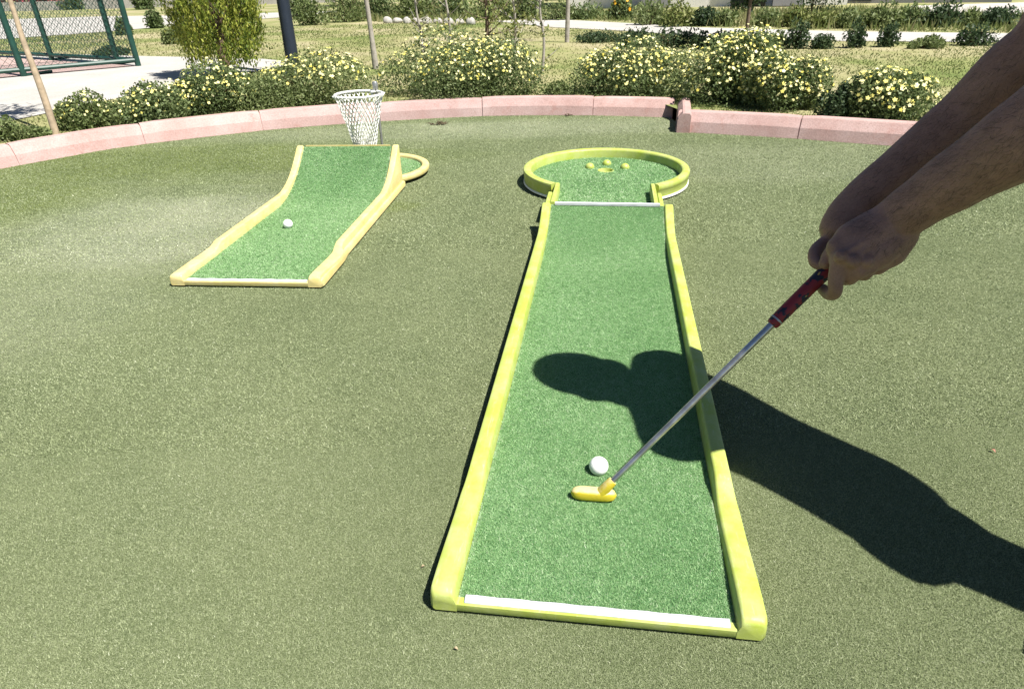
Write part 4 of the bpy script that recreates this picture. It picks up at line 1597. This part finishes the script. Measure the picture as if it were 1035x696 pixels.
hball((0, -0.012, 0.03), 0.098, (0.80, 1.0, 0.90))
hball((0, 0.030, -0.015), 0.075, (0.86, 0.9, 1.15))
hball((0, 0.042, -0.072), 0.048, (1.02, 0.95, 0.8))
hball((0, 0.074, -0.092), 0.020, (1.15, 0.8, 0.8))
hball((0, 0.078, 0.030), 0.030, (1.7, 0.6, 0.5))
limb_h = [((0, 0.086, 0.016), 0.010), ((0, 0.103, -0.014), 0.0115), ((0, 0.108, -0.026), 0.014)]
body.tube([hp(*p) for p, _ in limb_h], [r_ * S for _, r_ in limb_h], 12, True, True)
for sx in (-1, 1):
    hball((sx * 0.011, 0.100, -0.030), 0.0085, (1, 1, 0.8))
    hball((sx * 0.045, 0.062, -0.022), 0.026, (0.9, 0.7, 0.7))
    hball((sx * 0.074, -0.006, -0.006), 0.026, (0.28, 0.62, 1.05))
    body.tube([hp(sx * 0.024, 0.092, -0.056), hp(0, 0.0985, -0.054)], [0.0045 * S, 0.0062 * S], 8, True, True)
    body.tube([hp(sx * 0.022, 0.091, -0.064), hp(0, 0.0975, -0.065)], [0.005 * S, 0.0072 * S], 8, True, True)

# legs
HIPN, HIPF = (1.225, 0.64, 0.90), (1.18, 0.765, 0.90)
LEGS = [[HIPN, (1.25, 0.60, 0.72), (1.26, 0.575, 0.53), (1.275, 0.54, 0.36), (1.25, 0.50, 0.10)],
        [HIPF, (1.165, 0.735, 0.72), (1.14, 0.695, 0.53), (1.125, 0.665, 0.36), (1.09, 0.635, 0.10)]]
LR = [0.092, 0.077, 0.064, 0.060, 0.044]
for lg in LEGS:
    limb(lg, LR)

# arms: image-side design at real depths
near_arm = [tuple(NS), tuple(NS.lerp(at(1092, 92, 0.955), 0.5) + V((0.012, -0.012, 0))), tuple(at(1092, 92, 0.955)), tuple(at(1035, 139, 1.02)), tuple(at(972, 178, 1.095)), tuple(at(930, 205, 1.15)), tuple(at(905, 223, 1.185)), tuple(at(888, 236, 1.20))]
near_r = [0.074, 0.066, 0.060, 0.0625, 0.0520, 0.0445, 0.0420, 0.043]
limb(near_arm, near_r, 20, 6)
far_arm = [tuple(FS), tuple(FS.lerp(at(1068, 34, 1.10), 0.5) + V((0.0, 0.005, 0))), tuple(at(1068, 34, 1.10)), tuple(at(1024, 76, 1.155)), tuple(at(968, 128, 1.225)), tuple(at(895, 183, 1.275)), tuple(at(862, 212, 1.295)), tuple(at(850, 230, 1.30))]
far_r = [0.074, 0.066, 0.060, 0.0615, 0.057, 0.0430, 0.040, 0.040]
limb(far_arm, far_r, 20, 6)


# near hand (left): slab of the palm, then thumb and fingers
def hpts(pts, rad, n=14, sub=5, flat=None):
    limb([tuple(at(*p)) for p in pts], rad, n, sub, flat)


hpts([(900, 224, 1.188), (872, 245, 1.195), (853, 262, 1.195)], [0.036, 0.035, 0.026])
hpts([(908, 232, 1.19), (886, 252, 1.195), (866, 270, 1.192)], [0.036, 0.036, 0.024])
hpts([(910, 236, 1.195), (899, 254, 1.205), (887, 267, 1.21)], [0.032, 0.030, 0.020])
hpts([(888, 228, 1.20), (862, 240, 1.205), (848, 250, 1.205)], [0.034, 0.030, 0.022])
# fingers: index, middle, ring, little
hpts([(851, 262, 1.186), (845, 280, 1.195), (844, 295, 1.208), (837.5, 297, 1.25), (831.5, 292, 1.28)], [0.0190, 0.0140, 0.0124, 0.0115, 0.0105])
hpts([(862, 268, 1.186), (859.5, 278, 1.20), (859, 281, 1.225), (850, 281, 1.268), (844, 274, 1.295)], [0.0190, 0.0150, 0.0132, 0.0122, 0.0110])
hpts([(876, 268, 1.190), (874, 275, 1.208), (871, 276, 1.235), (863, 272, 1.275), (857, 264, 1.300)], [0.0190, 0.0150, 0.0132, 0.0122, 0.0110])
hpts([(891, 262, 1.198), (888, 268, 1.217), (884, 269, 1.24), (876, 264, 1.275), (870, 257, 1.295)], [0.0175, 0.0135, 0.0118, 0.0110, 0.0100])
# thumb lies along the far-upper side of the grip
hpts([(874, 232, 1.21), (851, 247, 1.222), (840, 257, 1.232), (834, 266, 1.235)], [0.026, 0.0185, 0.0150, 0.0118])
# far hand (right), higher on the grip and mostly hidden
hpts([(858, 216, 1.297), (852, 232, 1.305), (845, 244, 1.31)], [0.040, 0.036, 0.026])
hpts([(868, 214, 1.30), (866, 234, 1.315), (860, 248, 1.322)], [0.038, 0.034, 0.024])
hpts([(845, 240, 1.30), (832, 247, 1.30), (824, 254, 1.287), (823.5, 264, 1.272), (829, 268, 1.262)], [0.018, 0.0140, 0.0125, 0.0118, 0.0105])
hpts([(852, 246, 1.315), (842, 255, 1.312), (835, 263, 1.298), (838, 269, 1.278)], [0.019, 0.0145, 0.0130, 0.0110])
hpts([(860, 250, 1.322), (853, 259, 1.322), (848, 265, 1.305)], [0.018, 0.0140, 0.0115])
hpts([(868, 248, 1.322), (863, 256, 1.322), (860, 261, 1.305)], [0.0165, 0.0125, 0.0105])

# knuckles, tendons and veins of the near hand
for kx, ky, kz, kr in ((850, 259, 1.168, 0.0125), (862, 264, 1.166, 0.0130), (876, 264, 1.170, 0.0125), (889, 259, 1.178, 0.0110)):
    body.ball(rel(at(kx, ky, kz)), kr, 12, 8)
    hpts([(kx, ky, kz + 0.004), ((kx + 897) / 2, (ky + 230) / 2 - 1, 1.166), (897, 230, 1.166)], [0.0065, 0.0050, 0.0050], 8, 4)
person = remesh(body, 'person', M_SKIN, 0.0034, 2, None, 0.5)
person.location = BASE
tag(person, 'player bending in from the right with bare hairy arms, both hands on the putter grip', 'person')

# clothes
sh = MB()
sh.loft(torso_rings(0.014, slice(1, None)), True, True)
q, r_ = catmull_r([rel(NS), rel(SM), rel(FS)], [0.090, 0.112, 0.090], 6)
sh.tube(q, r_, 18, True, True)
for arm in (near_arm, far_arm):
    a0, a1 = rel(arm[0]), rel(arm[1])
    sh.tube([a0, a0.lerp(a1, 0.5), a1], [0.088, 0.084, 0.080], 18, True, False)
remesh(sh, 'shirt', M_SHIRT, 0.008, 4, person)
tr = MB()
tr.loft(torso_rings(0.017, slice(0, 3)), True, True)
for lg in LEGS:
    q, r_ = catmull_r([rel(p) for p in lg], [a_ + 0.013 for a_ in LR], 6)
    tr.tube(q, r_, 18, True, False)
remesh(tr, 'trousers', M_TROU, 0.008, 4, person)
for ank in ((1.25, 0.50), (1.09, 0.635)):
    sb = MB()
    rings = []
    for y_, wd_, h_ in [(0.10, 0.030, 0.05), (0.085, 0.042, 0.10), (0.03, 0.048, 0.125), (-0.03, 0.049, 0.105), (-0.10, 0.055, 0.080), (-0.17, 0.058, 0.062), (-0.22, 0.048, 0.05), (-0.245, 0.024, 0.035)]:
        c_ = V((ank[0] + y_, ank[1] - y_ * 0.12, 0.0)) - BASE
        rings.append([c_ + V((0, wd_ * math.cos(2 * math.pi * k / 16), 0.003 + max(0, 0.5 * h_ + 0.5 * h_ * math.copysign(abs(math.sin(2 * math.pi * k / 16)) ** 0.6, math.sin(2 * math.pi * k / 16))))) for k in range(16)])
    sb.loft(rings, True, True)
    so_ = sb.build('shoe', M_SHOE, person, angle=70)
hb = MB()
hb.ball(hp(0, -0.020, 0.040), 0.112 * S, 22, 14, (0.84, 0.98, 0.88), HM)
for sx in (-1, 1):
    hb.ball(hp(sx * 0.055, -0.02, -0.01), 0.045 * S, 16, 10, (0.8, 0.8, 1.0), HM)
hb.ball(hp(0, -0.060, -0.02), 0.072 * S, 18, 12, (1.05, 0.7, 1.0), HM)
hair = remesh(hb, 'hair', M_HAIR, 0.006, 2, person)
for v_ in hair.data.vertices:
    v_.co += v_.co.normalized() * 0.004 * mnoise.noise(v_.co * 90)
for sx in (-1, 1):
    eb = MB()
    eb.ball(hp(sx * 0.031, 0.080, 0.008), 0.0125 * S, 16, 10)
    eo = eb.build('eye', M_EYE, person, angle=80)
    ib = MB()
    ib.ball(hp(sx * 0.031, 0.0875, 0.006), 0.0062 * S, 12, 8)
    ib.build('iris', M_IRIS, eo, angle=80)

# fine dark hair lying on both forearms
dg = bpy.context.evaluated_depsgraph_get()
me = person.data
nv_ = len(me.vertices)
cc = np.empty(nv_ * 3, np.float32)
me.vertices.foreach_get('co', cc)
cc = cc.reshape(-1, 3)
nn = np.empty(nv_ * 3, np.float32)
me.vertices.foreach_get('normal', nn)
nn = nn.reshape(-1, 3)
hv = []
for arm, i0, i1, cnt in ((near_arm, 2, 6, 4200), (far_arm, 2, 6, 3600)):
    segs = [(np.array(rel(arm[i])), np.array(rel(arm[i + 1]))) for i in range(i0, i1)]
    dmin = np.full(nv_, 9.0)
    ax = np.zeros((nv_, 3))
    for p_, q_ in segs:
        d_ = q_ - p_
        t_ = np.clip(((cc - p_) @ d_) / (d_ @ d_), 0, 1)
        dist = np.linalg.norm(cc - p_ - t_[:, None] * d_, axis=1)
        mk = dist < dmin
        dmin[mk] = dist[mk]
        ax[mk] = d_ / np.linalg.norm(d_)
    idx = np.where(dmin < 0.075)[0]
    # stay off the hand
    wr = np.array(rel(arm[6]))
    idx = idx[np.linalg.norm(cc[idx] - wr, axis=1) > 0.045]
    pick = rng.choice(idx, min(cnt, len(idx)), replace=False)
    base_ = cc[pick] + rng.normal(size=(len(pick), 3)) * 0.002
    N_ = nn[pick]
    T_ = ax[pick] + rng.normal(size=(len(pick), 3)) * 0.45
    T_ -= N_ * (T_ * N_).sum(1)[:, None]
    T_ /= np.linalg.norm(T_, axis=1)[:, None]
    S_ = np.cross(N_, T_)
    ln = rng.uniform(0.008, 0.018, len(pick))[:, None]
    wd_ = 0.00019
    tri = np.empty((len(pick), 4, 3))
    mid = base_ + T_ * ln * 0.55 + N_ * ln * 0.16
    tri[:, 0] = base_ - S_ * wd_
    tri[:, 1] = base_ + S_ * wd_
    tri[:, 2] = mid + S_ * wd_ * 0.7
    tri[:, 3] = mid - S_ * wd_ * 0.7
    tip = base_ + T_ * ln + N_ * ln * 0.2
    t2 = np.stack([mid - S_ * wd_ * 0.7, mid + S_ * wd_ * 0.7, tip + S_ * wd_ * 0.2, tip - S_ * wd_ * 0.2], 1)
    hv.append(tri.reshape(-1, 3))
    hv.append(t2.reshape(-1, 3))
quad_mesh('arm_hair', np.concatenate(hv), 4, M_ARMHAIR, person)

# ------------------------------------------------------------------ small litter on the turf
def twig(name, label, cat, p, size, n, seed, mat):
    rs = random.Random(seed)
    mb = MB()
    for k in range(n):
        a_ = rs.uniform(0, 6.28)
        l_ = size * rs.uniform(0.5, 1)
        q = V((rs.uniform(-1, 1) * size * 0.4, rs.uniform(-1, 1) * size * 0.25, 0.003))
        d_ = V((math.cos(a_), math.sin(a_) * 0.7, rs.uniform(0.05, 0.5))) * l_ * 0.5
        mb.tube([q, q + d_ * 0.5 + V((0, 0, 0.004)), q + d_], [0.003, 0.0025, 0.0012], 4)
    o = mb.build(name, mat)
    o.location = p
    return tag(o, label, cat)


twig('dry_weed', 'small dry brown weed on the turf against the kerb right of the net basket', 'weed', gp(443, 126, 0), 0.13, 26, 5, M_STEM)
twig('dry_twig', 'thin dry twigs lying against the kerb face behind the round target', 'twig', gp(572, 117, 0), 0.14, 9, 6, M_STEM)


def leaf(name, label, p, size, rz, mat):
    mb = MB()
    pts = []
    n = 6
    for i in range(n + 1):
        t_ = i / n
        wd_ = size * 0.28 * math.sin(math.pi * min(1, t_ * 0.95 + 0.03))
        z = 0.004 + 0.004 * math.sin(t_ * 3.0)
        pts.append([V((-wd_, (t_ - .5) * size, z + wd_ * 0.35)), V((0, (t_ - .5) * size, z)), V((wd_, (t_ - .5) * size, z + wd_ * 0.35))])
    mb.loft(pts, False, False)
    o = mb.build(name, mat, angle=80)
    o.location = p
    o.rotation_euler = (0, 0, rz)
    return tag(o, label, 'leaf')


leaf('dry_leaf', 'tiny reddish leaf on the turf near the right edge', gp(1003, 457, 0), 0.012, 0.4, M_DRYR)
leaf('dry_leaf', 'tiny pale straw scrap on the turf below the front left corner of the lime lane', gp(461, 657, 0), 0.008, 1.3, M_DRY)
leaf('dry_leaf', 'tiny tan scrap on the turf left of the front corner of the lime lane', gp(428, 574, 0), 0.008, 2.1, M_DRY)
